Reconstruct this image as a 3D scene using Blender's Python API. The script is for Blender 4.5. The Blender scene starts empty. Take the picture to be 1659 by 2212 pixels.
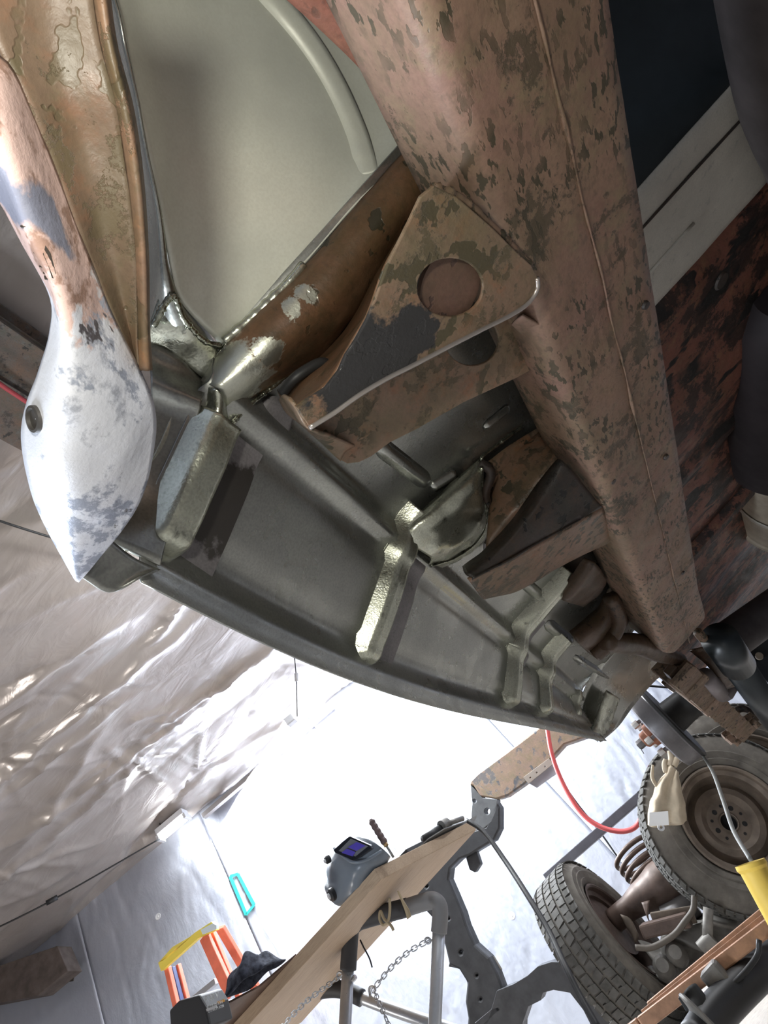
import bpy, bmesh, math, random
import numpy as np
from mathutils import Vector, Matrix, noise

# ------------------------------------------------------------------ camera
F, CX, CY, HD = 1250.0, 829.5, 1106.0, 1020.0      # focal length, centre and horizon distance in pixels of 1659x2212
_k = F * F / HD
UP = Vector((-.74 * _k / F, .67 * _k / F, -1)).normalized()
_f = Vector((0, 0, -1)); HV = (_f - _f.dot(UP) * UP).normalized(); RV = HV.cross(UP)
ROT = Matrix((RV, HV, UP))
sc = bpy.context.scene
COL = sc.collection
cam = bpy.data.cameras.new('camera'); camo = bpy.data.objects.new('camera', cam); COL.objects.link(camo)
cam.sensor_fit = 'VERTICAL'; cam.sensor_height = 24; cam.lens = 24 * F / 2212; cam.clip_start = .01
camo.matrix_world = ROT.to_4x4()
sc.camera = camo
FLOOR = -.33

# ------------------------------------------------------------------ light, world, exposure
w = bpy.data.worlds.new('world'); sc.world = w; w.use_nodes = True
w.node_tree.nodes['Background'].inputs[0].default_value = (.75, .82, 1, 1)
w.node_tree.nodes['Background'].inputs[1].default_value = .35
sc.view_settings.view_transform = 'Standard'; sc.view_settings.look = 'None'
sc.view_settings.gamma = 1; sc.view_settings.exposure = 0; sc.view_settings.use_curve_mapping = False
TUBE_POWER = 60.0
def lamp(name, kind, loc, energy, color, size=.05, target=None, sizey=None):
    l = bpy.data.lights.new(name, kind); l.energy = energy; l.color = color
    if kind == 'AREA':
        l.size = size
        if sizey: l.shape = 'RECTANGLE'; l.size_y = sizey
    else: l.shadow_soft_size = size
    o = bpy.data.objects.new(name, l); COL.objects.link(o); o.location = loc
    if target is not None:
        o.rotation_euler = (Vector(target) - Vector(loc)).to_track_quat('-Z', 'Y').to_euler()
    return o
lamp('inspection_light', 'POINT', (.015, -.03, .13), 2.3, (1, .97, .86), .012)
lamp('shop_light_beside_car', 'AREA', (-1.5, .3, .35), 46, (.82, .9, 1), .5, (-.15, .2, .3))
lamp('shop_light_by_wall', 'AREA', (-1.7, 3.85, 2.55), 400, (.9, .95, 1), 2.2, (-1.3, 4.9, .9), .3)
lamp('ceiling_fill_light', 'AREA', (-3.2, 1.2, .3), 32, (1, .95, .9), .6, (-2.8, 2.2, 2.8))  # added fill light aimed up to brighten the ceiling sheet, no real lamp
lamp('shop_light_over_floor', 'AREA', (1.2, 2.6, 2.4), 45, (.95, .97, 1), 1.2, (.5, 3.2, 0), .5)

# ------------------------------------------------------------------ helpers
def ray(px, py): return ROT @ Vector(((px - CX) / F, -(py - CY) / F, -1))
def Z(px, py, z): d = ray(px, py); return d * (z / d.z)      # a photo point on a horizontal plane
def Y(px, py, y): d = ray(px, py); return d * (y / d.y)      # on a plane across the car
def X(px, py, x): d = ray(px, py); return d * (x / d.x)      # on a plane along the car

def tag(o, label=None, cat=None, group=None, kind=None):
    if label: o['label'] = label
    if cat: o['category'] = cat
    if group: o['group'] = group
    if kind: o['kind'] = kind
    return o
def empty(name, loc, label=None, cat=None, group=None, kind=None):
    o = bpy.data.objects.new(name, None); COL.objects.link(o); o.location = loc
    o.empty_display_size = .05
    bpy.context.view_layer.update()
    return tag(o, label, cat, group, kind)
def link(name, me, mat, parent=None):
    o = bpy.data.objects.new(name, me); COL.objects.link(o)
    if mat is not None and not me.materials: me.materials.append(mat)
    if parent is not None:
        off = Vector((0, 0, 0)); p = parent
        while p is not None: off += p.location; p = p.parent
        o.parent = parent; o.location = -off
    return o
def mesh(name, vs, fs, mat, parent=None, smooth=True, thick=0, bevel=0, recalc=True):
    me = bpy.data.meshes.new(name)
    me.from_pydata([tuple(v) for v in vs], [], fs); me.update()
    if recalc:
        bm = bmesh.new(); bm.from_mesh(me); bmesh.ops.recalc_face_normals(bm, faces=bm.faces); bm.to_mesh(me); bm.free()
    if smooth:
        for p in me.polygons: p.use_smooth = True
    o = link(name, me, mat, parent)
    if thick:
        m = o.modifiers.new('s', 'SOLIDIFY'); m.thickness = thick; m.offset = 0
    if bevel:
        m = o.modifiers.new('b', 'BEVEL'); m.width = bevel; m.segments = 2; m.limit_method = 'ANGLE'; m.angle_limit = .7
    return o
def autosmooth(o, ang=35):
    me = o.data
    for p in me.polygons: p.use_smooth = True
    bm = bmesh.new(); bm.from_mesh(me)
    for e in bm.edges:
        if len(e.link_faces) == 2 and e.calc_face_angle(0) > math.radians(ang): e.smooth = False
    bm.to_mesh(me); bm.free(); return o

def catmull(P, n, closed=False):
    P = [Vector(p) for p in P]; m = len(P)
    if m == 2: return [P[0].lerp(P[1], i / (n - 1)) for i in range(n)]
    d = [0]
    Q = P + ([P[0]] if closed else [])
    for a, b in zip(Q, Q[1:]): d.append(d[-1] + (b - a).length)
    out = []
    for i in range(n):
        s = d[-1] * i / (n if closed else n - 1)
        k = 0
        while k < len(Q) - 2 and d[k + 1] < s: k += 1
        t = (s - d[k]) / max(d[k + 1] - d[k], 1e-9)
        if closed: p0, p1, p2, p3 = P[(k - 1) % m], P[k % m], P[(k + 1) % m], P[(k + 2) % m]
        else:
            p1, p2 = P[k], P[k + 1]
            p0 = P[k - 1] if k else p1 * 2 - p2
            p3 = P[k + 2] if k + 2 < m else p2 * 2 - p1
        out.append(.5 * ((2 * p1) + (p2 - p0) * t + (2 * p0 - 5 * p1 + 4 * p2 - p3) * t * t + (3 * p1 - p0 - 3 * p2 + p3) * t ** 3))
    return out
def grid(rows):
    n = len(rows[0]); vs = [p for r in rows for p in r]
    fs = [(i * n + j, i * n + j + 1, (i + 1) * n + j + 1, (i + 1) * n + j) for i in range(len(rows) - 1) for j in range(n - 1)]
    return vs, fs
def surface(name, rows, mat, parent=None, nu=40, nv=4, cross='smooth', thick=.0016, rough=0, rs=30, seed=0):
    R = [catmull(r, nu) for r in rows]
    if nv > 1:
        cols = []
        for j in range(nu):
            c = [r[j] for r in R]
            if cross == 'smooth': cols.append(catmull(c, (len(R) - 1) * nv + 1))
            else:
                q = []
                for a, b in zip(c, c[1:]): q += [a.lerp(b, t / nv) for t in range(nv)]
                cols.append(q + [c[-1]])
        R = [[cols[j][i] for j in range(nu)] for i in range(len(cols[0]))]
    if rough:
        R = [[p + Vector((0, 0, rough * noise.noise(p * rs + Vector((seed, 0, 0))))) for p in r] for r in R]
    vs, fs = grid(R)
    return mesh(name, vs, fs, mat, parent, True, thick)
def tube(name, pts, r, mat, parent=None, seg=10, n=None, caps=True, rfun=None):
    P = catmull(pts, n) if n else [Vector(p) for p in pts]
    vs, fs = tube_geo(P, r, seg, caps, rfun)
    return mesh(name, vs, fs, mat, parent, True)
def tube_geo(P, r, seg=10, caps=True, rfun=None, base=0):
    vs = []; fs = []; t = (P[1] - P[0]).normalized()
    nrm = t.orthogonal().normalized()
    for i, p in enumerate(P):
        t2 = (P[min(i + 1, len(P) - 1)] - P[max(i - 1, 0)]).normalized()
        nrm = (nrm - nrm.dot(t2) * t2).normalized(); b = t2.cross(nrm)
        rr = r if rfun is None else r * rfun(i / (len(P) - 1))
        for k in range(seg):
            a = 2 * math.pi * k / seg
            vs.append(p + (nrm * math.cos(a) + b * math.sin(a)) * rr)
    for i in range(len(P) - 1):
        for k in range(seg):
            k2 = (k + 1) % seg
            fs.append((base + i * seg + k, base + i * seg + k2, base + (i + 1) * seg + k2, base + (i + 1) * seg + k))
    if caps:
        fs.append(tuple(base + k for k in range(seg))); fs.append(tuple(base + (len(P) - 1) * seg + k for k in range(seg)))
    return vs, fs
def lathe(name, prof, origin, axis, mat, parent=None, seg=48, smooth=35, closed=False):
    ax = Vector(axis).normalized(); n = ax.orthogonal().normalized(); b = ax.cross(n); o = Vector(origin)
    vs = []; m = len(prof)
    for k in range(seg):
        a = 2 * math.pi * k / seg; d = n * math.cos(a) + b * math.sin(a)
        for r, h in prof: vs.append(o + d * r + ax * h)
    fs = []
    for k in range(seg):
        k2 = (k + 1) % seg
        for j in range(m if closed else m - 1):
            j2 = (j + 1) % m
            fs.append((k * m + j, k * m + j2, k2 * m + j2, k2 * m + j))
    ob = mesh(name, vs, fs, mat, parent, True)
    bm = bmesh.new(); bm.from_mesh(ob.data); bmesh.ops.remove_doubles(bm, verts=bm.verts, dist=1e-6)
    bmesh.ops.holes_fill(bm, edges=[e for e in bm.edges if e.is_boundary], sides=0) if not closed and prof[0][0] < .0005 else None
    bmesh.ops.recalc_face_normals(bm, faces=bm.faces); bm.to_mesh(ob.data); bm.free()
    return autosmooth(ob, smooth)
def circle(c, nrm, r, n=24, r2=None, up=None):
    nrm = Vector(nrm).normalized(); a = Vector(up).normalized() if up else nrm.orthogonal().normalized()
    a = (a - a.dot(nrm) * nrm).normalized(); b = nrm.cross(a)
    return [Vector(c) + a * math.cos(2 * math.pi * k / n) * r + b * math.sin(2 * math.pi * k / n) * (r2 or r) for k in range(n)]
def plate(name, poly, thick, mat, parent=None, holes=(), bevel=.0, off=0):
    """flat or gently bent sheet cut to an outline, with real holes and thickness"""
    bm = bmesh.new(); es = []
    for lp in [poly] + list(holes):
        v = [bm.verts.new(p) for p in lp]
        es += [bm.edges.new((v[i], v[(i + 1) % len(v)])) for i in range(len(v))]
    n = Vector((0, 0, 0)); P = [Vector(p) for p in poly]
    for a, b in zip(P, P[1:] + P[:1]): n += a.cross(b)
    bmesh.ops.triangle_fill(bm, edges=es, use_beauty=True, use_dissolve=False, normal=n.normalized())
    bmesh.ops.recalc_face_normals(bm, faces=bm.faces)
    me = bpy.data.meshes.new(name); bm.to_mesh(me); bm.free()
    o = link(name, me, mat, parent)
    if thick:
        m = o.modifiers.new('s', 'SOLIDIFY'); m.thickness = thick; m.offset = off
    if bevel:
        m = o.modifiers.new('b', 'BEVEL'); m.width = bevel; m.segments = 2; m.limit_method = 'ANGLE'; m.angle_limit = .7
    return o
def boxgeo(c, a, b, n):
    c = Vector(c); vs = [c + a * i + b * j + n * k for i in (-1, 1) for j in (-1, 1) for k in (-1, 1)]
    fs = [(0, 1, 3, 2), (4, 6, 7, 5), (0, 4, 5, 1), (2, 3, 7, 6), (0, 2, 6, 4), (1, 5, 7, 3)]
    return vs, fs
def box(name, c, a, b, n, mat, parent=None, bevel=.0):
    vs, fs = boxgeo(c, Vector(a), Vector(b), Vector(n))
    o = mesh(name, vs, fs, mat, parent, False, 0, bevel)
    return o
def bar(name, p, q, wd, ht, mat, parent=None, upv=(0, 0, 1), bevel=.002):
    p = Vector(p); q = Vector(q); t = (q - p); u = Vector(upv); s = t.cross(u).normalized(); u = s.cross(t).normalized()
    return box(name, (p + q) / 2, t / 2, s * wd / 2, u * ht / 2, mat, parent, bevel)
def smooth_poly(P, n, corner=None): return catmull(P, n, True)

from mathutils.bvhtree import BVHTree
def onto(objs, px, py, lift=0.0):
    """the point of a finished surface that a photo point falls on"""
    d = ray(px, py).normalized(); best = None
    for o in objs:
        off = Vector((0, 0, 0)); q = o
        while q is not None: off += q.location; q = q.parent
        if 'bvh' not in _B or o.name not in _B['bvh']:
            _B.setdefault('bvh', {})[o.name] = BVHTree.FromPolygons([v.co + off for v in o.data.vertices], [p.vertices[:] for p in o.data.polygons])
        h = _B['bvh'][o.name].ray_cast(Vector((0, 0, 0)), d)
        if h[0] is not None and (best is None or h[3] < best[3]): best = h
    if best is None: return None
    if lift is None: return best[0], (best[1] if best[1].dot(d) < 0 else -best[1])
    return best[0] - d * lift
_B = {}

# ------------------------------------------------------------------ materials
def M(name):
    m = bpy.data.materials.new(name); m.use_nodes = True
    return m, m.node_tree, m.node_tree.nodes['Principled BSDF']
class NT:
    def __init__(s, nt): s.nt = nt; s.tc = None
    def n(s, t, **k):
        x = s.nt.nodes.new(t)
        for a, b in k.items(): setattr(x, a, b)
        return x
    def l(s, a, b): s.nt.links.new(a, b)
    def co(s, scale=(1, 1, 1), rot=(0, 0, 0)):
        if s.tc is None: s.tc = s.n('ShaderNodeNewGeometry')
        mp = s.n('ShaderNodeMapping'); mp.inputs['Scale'].default_value = scale; mp.inputs['Rotation'].default_value = rot
        s.l(s.tc.outputs['Position'], mp.inputs['Vector']); return mp.outputs[0]
    def noise(s, sc_, det=4, rough=.6, stretch=(1, 1, 1), rot=(0, 0, 0), dist=0):
        x = s.n('ShaderNodeTexNoise'); x.inputs['Scale'].default_value = sc_; x.inputs['Detail'].default_value = det
        x.inputs['Roughness'].default_value = rough; x.inputs['Distortion'].default_value = dist
        s.l(s.co(stretch, rot), x.inputs['Vector']); return x.outputs['Fac']
    def ramp(s, fac, stops):
        r = s.n('ShaderNodeValToRGB'); e = r.color_ramp.elements
        while len(e) < len(stops): e.new(.5)
        for q, (p, c) in zip(e, stops):
            q.position = p; q.color = (c, c, c, 1) if not isinstance(c, tuple) else c + (1,)
        s.l(fac, r.inputs[0]); return r.outputs['Color']
    def mix(s, fac, a, b, mode='MIX'):
        x = s.n('ShaderNodeMix'); x.data_type = 'RGBA'; x.blend_type = mode
        for v, i in ((fac, 0), (a, 6), (b, 7)):
            if isinstance(v, (int, float)): x.inputs[i].default_value = v if i == 0 else (v, v, v, 1)
            elif isinstance(v, tuple): x.inputs[i].default_value = v + (1,)
            else: s.l(v, x.inputs[i])
        return x.outputs[2]
    def math(s, op, a, b=0.0):
        x = s.n('ShaderNodeMath', operation=op)
        for v, i in ((a, 0), (b, 1)):
            if isinstance(v, (int, float)): x.inputs[i].default_value = v
            else: s.l(v, x.inputs[i])
        return x.outputs[0]
    def bump(s, h, b, strength=.4, dist=.002):
        x = s.n('ShaderNodeBump'); x.inputs['Strength'].default_value = strength; x.inputs['Distance'].default_value = dist
        s.l(h, x.inputs['Height']); s.l(x.outputs[0], b.inputs['Normal']); return x
    def near(s, c, r, rough=.012, scale=60, stretch=(1, 1, 1)):
        """1 inside a ragged spot of radius r round the world point c: a stain fixed to the metal"""
        if s.tc is None: s.tc = s.n('ShaderNodeNewGeometry')
        sub = s.n('ShaderNodeVectorMath', operation='SUBTRACT'); s.l(s.tc.outputs['Position'], sub.inputs[0]); sub.inputs[1].default_value = c
        mul = s.n('ShaderNodeVectorMath', operation='MULTIPLY'); s.l(sub.outputs[0], mul.inputs[0]); mul.inputs[1].default_value = stretch
        ln = s.n('ShaderNodeVectorMath', operation='LENGTH'); s.l(mul.outputs[0], ln.inputs[0])
        nz = s.math('MULTIPLY', s.math('SUBTRACT', s.noise(scale, 5, .65), .5), rough * 4)
        d = s.math('ADD', ln.outputs['Value'], nz)
        mr = s.n('ShaderNodeMapRange'); s.l(d, mr.inputs[0]); mr.inputs[1].default_value = r * .92; mr.inputs[2].default_value = r * 1.08
        mr.inputs[3].default_value = 1; mr.inputs[4].default_value = 0; return mr.outputs[0]
def simple(name, col, rough=.5, metal=0, spec=.5, nscale=0, namt=.25, bump=0, stretch=(1, 1, 1), emit=None):
    m, nt, b = M(name); t = NT(nt)
    b.inputs['Base Color'].default_value = col + (1,); b.inputs['Roughness'].default_value = rough; b.inputs['Metallic'].default_value = metal
    b.inputs['Specular IOR Level'].default_value = spec
    if nscale:
        f = t.noise(nscale, 5, .6, stretch)
        d = tuple(c * (1 - namt) for c in col); h = tuple(min(1, c * (1 + namt)) for c in col)
        t.l(t.ramp(f, [(.3, d), (.7, h)]), b.inputs['Base Color'])
        t.l(t.ramp(f, [(.3, min(1, rough + .12)), (.7, max(.05, rough - .08))]), b.inputs['Roughness'])
        if bump: t.bump(f, b, bump, .003)
    if emit:
        b.inputs['Emission Color'].default_value = col + (1,); b.inputs['Emission Strength'].default_value = emit
    return m
def rust(name, c1, c2, c3, dark, spots=90, stretch=(1, 1, 1), patch=.56, rough=.62, spotlvl=.62, extra=None, patchscale=14):
    m, nt, b = M(name); t = NT(nt)
    big = t.noise(9, 6, .65); mid = t.noise(30, 6, .7); fine = t.noise(260, 3, .6)
    c = t.mix(t.ramp(big, [(.35, 0.), (.65, 1.)]), c1, c2)
    c = t.mix(t.ramp(mid, [(.52, 0.), (.66, 1.)]), c, c3)
    c = t.mix(t.math('MULTIPLY', t.ramp(t.noise(17, 8, .72, (1, .6, 1), (0, 0, .2)), [(.46, 0.), (.62, 1.)]), .6), c, (c1[0] * .62, c1[1] * .78, c1[2] * .62))
    c = t.mix(t.math('MULTIPLY', t.ramp(t.noise(140, 4, .7, (1, .6, 1)), [(.56, 0.), (.66, 1.)]), .45), c, tuple(x * 1.3 for x in dark))
    c = t.mix(t.math('MULTIPLY', t.ramp(fine, [(.4, 0.), (.7, 1.)]), .35), c, tuple(x * .55 for x in c1))
    pt = t.ramp(t.noise(patchscale, 9, .78), [(patch, 0.), (patch + .02, 1.)])
    c = t.mix(t.math('MULTIPLY', pt, .8), c, tuple(x * 1.1 for x in dark))
    sp = t.ramp(t.noise(spots, 3, .55, stretch, (0, 0, .3)), [(spotlvl - .015, 0.), (spotlvl + .01, 1.)])
    gate = t.ramp(t.noise(11, 3, .6), [(.40, 0.), (.54, 1.)])
    s2 = t.math('MULTIPLY', sp, gate)
    c = t.mix(s2, c, dark)
    if extra: c = extra(t, c, b)
    t.l(c, b.inputs['Base Color'])
    t.l(t.ramp(mid, [(.3, rough + .1), (.7, rough - .15)]), b.inputs['Roughness'])
    b.inputs['Specular IOR Level'].default_value = .4
    h = t.math('SUBTRACT', t.math('ADD', t.math('MULTIPLY', mid, .6), t.math('MULTIPLY', fine, .25)), t.math('MULTIPLY', t.math('ADD', s2, pt), .35))
    t.bump(h, b, .55, .0016)
    return m
def steel(name, col=(.36, .37, .34), dark=(.06, .062, .058), rough=.36, metal=.85, lvl=.62, brush=0, sc_=12, extra=None, bumpd=.0005, fine=500):
    m, nt, b = M(name); t = NT(nt)
    big = t.noise(sc_, 5, .6); f = t.noise(fine, 2, .5); mid = t.noise(55, 5, .65)
    c = t.mix(t.ramp(big, [(.3, 0.), (.75, 1.)]), tuple(x * .72 for x in col), col)
    c = t.mix(t.ramp(mid, [(lvl, 0.), (lvl + .12, .8)]), c, dark)
    c = t.mix(t.math('MULTIPLY', t.ramp(f, [(.35, 1.), (.6, 0.)]), .22), c, dark)
    if extra: c = extra(t, c, b)
    t.l(c, b.inputs['Base Color'])
    b.inputs['Metallic'].default_value = metal
    t.l(t.ramp(big, [(.3, rough + .1), (.7, max(.05, rough - .06))]), b.inputs['Roughness'])
    if brush:
        h = t.noise(brush, 3, .6, (1, 9, 1), (0, 0, .9)); t.bump(h, b, .5, .001)
    else: t.bump(t.math('ADD', t.math('MULTIPLY', mid, .5), t.math('MULTIPLY', f, .3)), b, .4, bumpd)
    return m
MT = {}
MT['rail'] = rust('rusty primer frame', (.235, .135, .102), (.255, .17, .112), (.225, .165, .10), (.065, .052, .032), 190, (1, .40, .8), .565, .6, .565)
MT['rail_dark'] = rust('dark red oxide', (.16, .06, .04), (.10, .04, .03), (.17, .09, .05), (.018, .014, .012), 50, (1, .4, 1), .50, .7, .55)
MT['bracket'] = rust('rusty bracket', (.21, .13, .09), (.18, .11, .07), (.24, .11, .055), (.06, .05, .032), 70, (1, 1, 1), .57, .42, .56)
MT['strip'] = rust('rust flecked pillar paint', (.15, .095, .068), (.22, .13, .075), (.30, .14, .06), (.07, .055, .03), 60, (1, 1, .5), .56, .5, .58)
MT['black_rust'] = rust('blackened rust', (.035, .032, .03), (.05, .03, .022), (.06, .035, .02), (.01, .01, .01), 60, (1, 1, 1), .6, .5, .62)
MT['hook'] = rust('dark brown forged', (.085, .052, .034), (.07, .042, .028), (.10, .06, .036), (.02, .015, .012), 60, (1, 1, 1), .6, .4, .62)
MT['spring'] = rust('dirty leaf spring', (.20, .13, .09), (.15, .1, .07), (.24, .16, .11), (.04, .03, .02), 80, (1, 1, 1), .6, .75, .6)
MT['steel'] = steel('bare sheet steel', (.50, .51, .47), (.12, .12, .115), .27, .88, .70)
MT['steel_bright'] = steel('fresh pressed steel', (.88, .90, .78), (.6, .6, .5), .33, .12, .78, 0, 9)
MT['steel_ground'] = steel('ground weld steel', (.70, .72, .60), (.09, .09, .075), .26, .9, .60, 0, 22, None, .0016)
MT['flange'] = steel('primer smeared flange', (.25, .235, .24), (.035, .034, .033), .5, .3, .60, 0, 22, lambda t, c, b: t.mix(t.near(tuple(Z(505, 1110, .32)), .034, .012, 50, (1, .8, .6)), c, (.045, .04, .036)))
MT['weld'] = steel('weld bead', (.5, .52, .42), (.06, .06, .05), .2, .95, .5, 0, 90, None, .004)
MT['chassis'] = simple('chassis grey black', (.03, .031, .034), .5, .0, .5, 14, .35)

# ------------------------------------------------------------------ the room
TH = math.radians(15.1); WV = Vector((math.cos(TH), math.sin(TH), 0)); NV = Vector((-math.sin(TH), math.cos(TH), 0))
N0 = 5.09 * math.cos(TH); CEIL = 2.8
S0, S1, NB = -6.6, 4.2, -3.2
def RP(s, n, z): return WV * s + NV * n + Vector((0, 0, z))
def foil_mat():
    m, nt, b = M('foil facing'); t = NT(nt)
    big = t.noise(1.6, 5, .6); fine = t.noise(40, 5, .6)
    t.l(t.ramp(big, [(.3, (.47, .50, .58)), (.7, (.60, .63, .71))]), b.inputs['Base Color'])
    b.inputs['Metallic'].default_value = .55
    t.l(t.ramp(fine, [(.3, .5), (.7, .34)]), b.inputs['Roughness'])
    t.bump(t.math('ADD', t.noise(4, 5, .6, (1, 1, .5), (0, 0, 0), .6), t.math('MULTIPLY', fine, .12)), b, .4, .02)
    return m
MT['foil'] = foil_mat()
def plastic_mat():
    m, nt, b = M('plastic vapour sheet'); t = NT(nt)
    big = t.noise(.9, 4, .6); fine = t.noise(30, 4, .6)
    c = t.ramp(big, [(.3, (.27, .235, .205)), (.5, (.345, .305, .28)), (.7, (.42, .385, .36))])
    t.l(c, b.inputs['Base Color'])
    b.inputs['Roughness'].default_value = .3; b.inputs['Metallic'].default_value = .25
    b.inputs['Coat Weight'].default_value = .5; b.inputs['Coat Roughness'].default_value = .18
    t.bump(t.noise(3.5, 4, .5, (1, 2.4, 1), (0, 0, -.35), .8), b, .35, .03)
    return m
MT['plastic'] = plastic_mat()
def concrete():
    m, nt, b = M('concrete'); t = NT(nt)
    big = t.noise(1.5, 6, .65); f = t.noise(60, 5, .6)
    c = t.mix(t.ramp(f, [(.4, 0.), (.7, .5)]), t.ramp(big, [(.3, (.30, .27, .24)), (.7, (.44, .40, .36))]), (.22, .2, .18))
    t.l(c, b.inputs['Base Color']); b.inputs['Roughness'].default_value = .7; t.bump(f, b, .2, .003)
    return m
MT['concrete'] = concrete()
o = mesh('floor', [RP(S0, NB, FLOOR), RP(S1, NB, FLOOR), RP(S1, N0, FLOOR), RP(S0, N0, FLOOR)], [(0, 1, 2, 3)], MT['concrete'], None, False)
tag(o, kind='structure')
for nm, P in (('wall_left', [(S0, NB), (S0, N0)]), ('wall_right', [(S1, N0), (S1, NB)]), ('wall_front', [(S1, NB), (S0, NB)])):
    o = mesh(nm, [RP(*P[0], FLOOR), RP(*P[1], FLOOR), RP(*P[1], CEIL), RP(*P[0], CEIL)], [(0, 1, 2, 3)], MT['foil'], None, False)
    tag(o, kind='structure')
# back wall: foil faced boards with recessed joints, wrinkled vertical laps and washers
wall = empty('wall_back', RP(-1, N0, FLOOR), kind='structure')
rng = np.random.default_rng(4)
def crease_field(S, T, n, lw, amp, ang, angs, ls, box_, seed):
    r = np.random.default_rng(seed); H = np.zeros_like(S)
    for _ in range(n):
        cx = r.uniform(box_[0], box_[1]); cy = r.uniform(box_[2], box_[3]); a = ang + r.normal(0, angs)
        L = r.uniform(*ls); wd = lw * r.uniform(.6, 1.7); am = amp * r.uniform(.3, 1) * r.choice([-1, 1], p=[.3, .7])
        u = (S - cx) * math.cos(a) + (T - cy) * math.sin(a); v = -(S - cx) * math.sin(a) + (T - cy) * math.cos(a)
        v = v + .06 * L * np.sin(u / L * 2.2 + r.uniform(0, 6)) + .012 * np.sin(u * 17 + r.uniform(0, 6))
        H += am * np.exp(-np.abs(v) / wd) * np.exp(-(u / (L * .5)) ** 4)
    return H
bw = 1.2; k = 0
s = S0
while s < S1 - .01:
    e = min(s + bw, S1)
    nx = max(2, int((e - s - .008) / .022)); nz = int((CEIL - FLOOR) / .03)
    xs = np.linspace(s + .0015, e - .0015, nx + 1); zs = np.linspace(FLOOR + .002, CEIL - .002, nz + 1)
    Sg, Tg = np.meshgrid(xs, zs, indexing='ij')
    H = crease_field(Sg, Tg, 9, .006, .010, math.pi / 2, .03, (1.2, 3), (s, e, FLOOR, CEIL), 50 + k)
    H += crease_field(Sg, Tg, 60, .007, .010, math.pi / 2, .35, (.15, .7), (s, e, FLOOR, CEIL), 150 + k)
    H += crease_field(Sg, Tg, 50, .007, .010, .8, .6, (.1, .5), (s, e, FLOOR, CEIL), 250 + k)
    ed = np.minimum(np.minimum(Sg - s, e - Sg) * 12, 1)
    H = np.clip(H * ed, -.03, .03)
    vs = [RP(Sg[i, j], N0 - .02 - H[i, j], Tg[i, j]) for i in range(nx + 1) for j in range(nz + 1)]
    vs2, fs = vs, [(i * (nz + 1) + j, i * (nz + 1) + j + 1, (i + 1) * (nz + 1) + j + 1, (i + 1) * (nz + 1) + j) for i in range(nx) for j in range(nz)]
    o = mesh('panel', vs2, fs, MT['foil'], wall, True, 0, 0, False)
    o.modifiers.new('s', 'SOLIDIFY').thickness = .018; o.modifiers['s'].offset = -1 if True else 0
    s = e; k += 1
mesh('backing', [RP(S0, N0 + .03, FLOOR), RP(S1, N0 + .03, FLOOR), RP(S1, N0 + .03, CEIL), RP(S0, N0 + .03, CEIL)], [(0, 1, 2, 3)], MT['foil'], wall, False)
MT['washer'] = simple('plastic washer', (.75, .76, .78), .4)
wd0 = None
for i in range(9):
    for j in range(3):
        sx = S0 + .6 + i * 1.2 + .2 * ((i * 7 + j * 3) % 5 - 2) * .5; zz = FLOOR + .7 + j * .95 + .1 * (i % 3)
        c = RP(sx, N0 - .036, zz)
        if wd0 is None:
            wd0 = lathe('washer', [(.0001, .006), (.006, .006), (.008, .002), (.022, .004), (.025, 0), (.025, -.012)], (0, 0, 0), -NV, MT['washer'], None, 20)
            wd0.parent = wall; wd0.location = c - wall.location
        else:
            q = wd0.copy(); COL.objects.link(q); q.parent = wall; q.location = c - wall.location
# ceiling: slack plastic sheet stapled to the rafters
ns, nn = 430, 330
ss = np.linspace(S0 - .02, S1 + .02, ns); nn_ = np.linspace(NB - .02, N0 + .02, nn)
Sg, Tg = np.meshgrid(ss, nn_, indexing='ij')
H = .05 * np.abs(np.sin((Tg - .35) * math.pi / 1.22)) ** .6
bx = (S0, S1, 0, N0)
H += crease_field(Sg, Tg, 80, .035, .08, 0.05, .25, (.8, 2.5), bx, 7)
H += crease_field(Sg, Tg, 200, .016, .026, 0.15, .7, (.25, 1.1), bx, 8)
H += crease_field(Sg, Tg, 200, .010, .014, 1.3, .6, (.15, .5), (S0, S1, 2.6, N0), 9)
r_ = np.random.default_rng(12)
for cx, cy in [(-3.2, 2.35), (-2.3, 1.6), (-2.0, 2.9), (-3.9, 2.9), (-1.6, 3.6), (-2.8, 3.6), (-4.4, 1.9)] + [(r_.uniform(S0, S1), r_.uniform(-2, N0)) for _ in range(12)]:
    R_ = np.hypot(Sg - cx, Tg - cy); A_ = np.arctan2(Tg - cy, Sg - cx); a_ = np.zeros_like(R_)
    for q in range(9):
        th = r_.uniform(-math.pi, math.pi); dd = np.abs(np.angle(np.exp(1j * (A_ - th))))
        a_ += r_.uniform(.4, 1) * np.exp(-dd / .06)
    H += .05 * a_ * np.exp(-R_ / .35) * np.minimum(R_ / .05, 1) - .03 * np.exp(-R_ / .12)
vs = [RP(Sg[i, j], Tg[i, j], CEIL - H[i, j]) for i in range(ns) for j in range(nn)]
fs = [(i * nn + j, i * nn + j + 1, (i + 1) * nn + j + 1, (i + 1) * nn + j) for i in range(ns - 1) for j in range(nn - 1)]
tag(mesh('ceiling', vs, fs, MT['plastic'], None, True, 0, 0, False), kind='structure')
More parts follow.
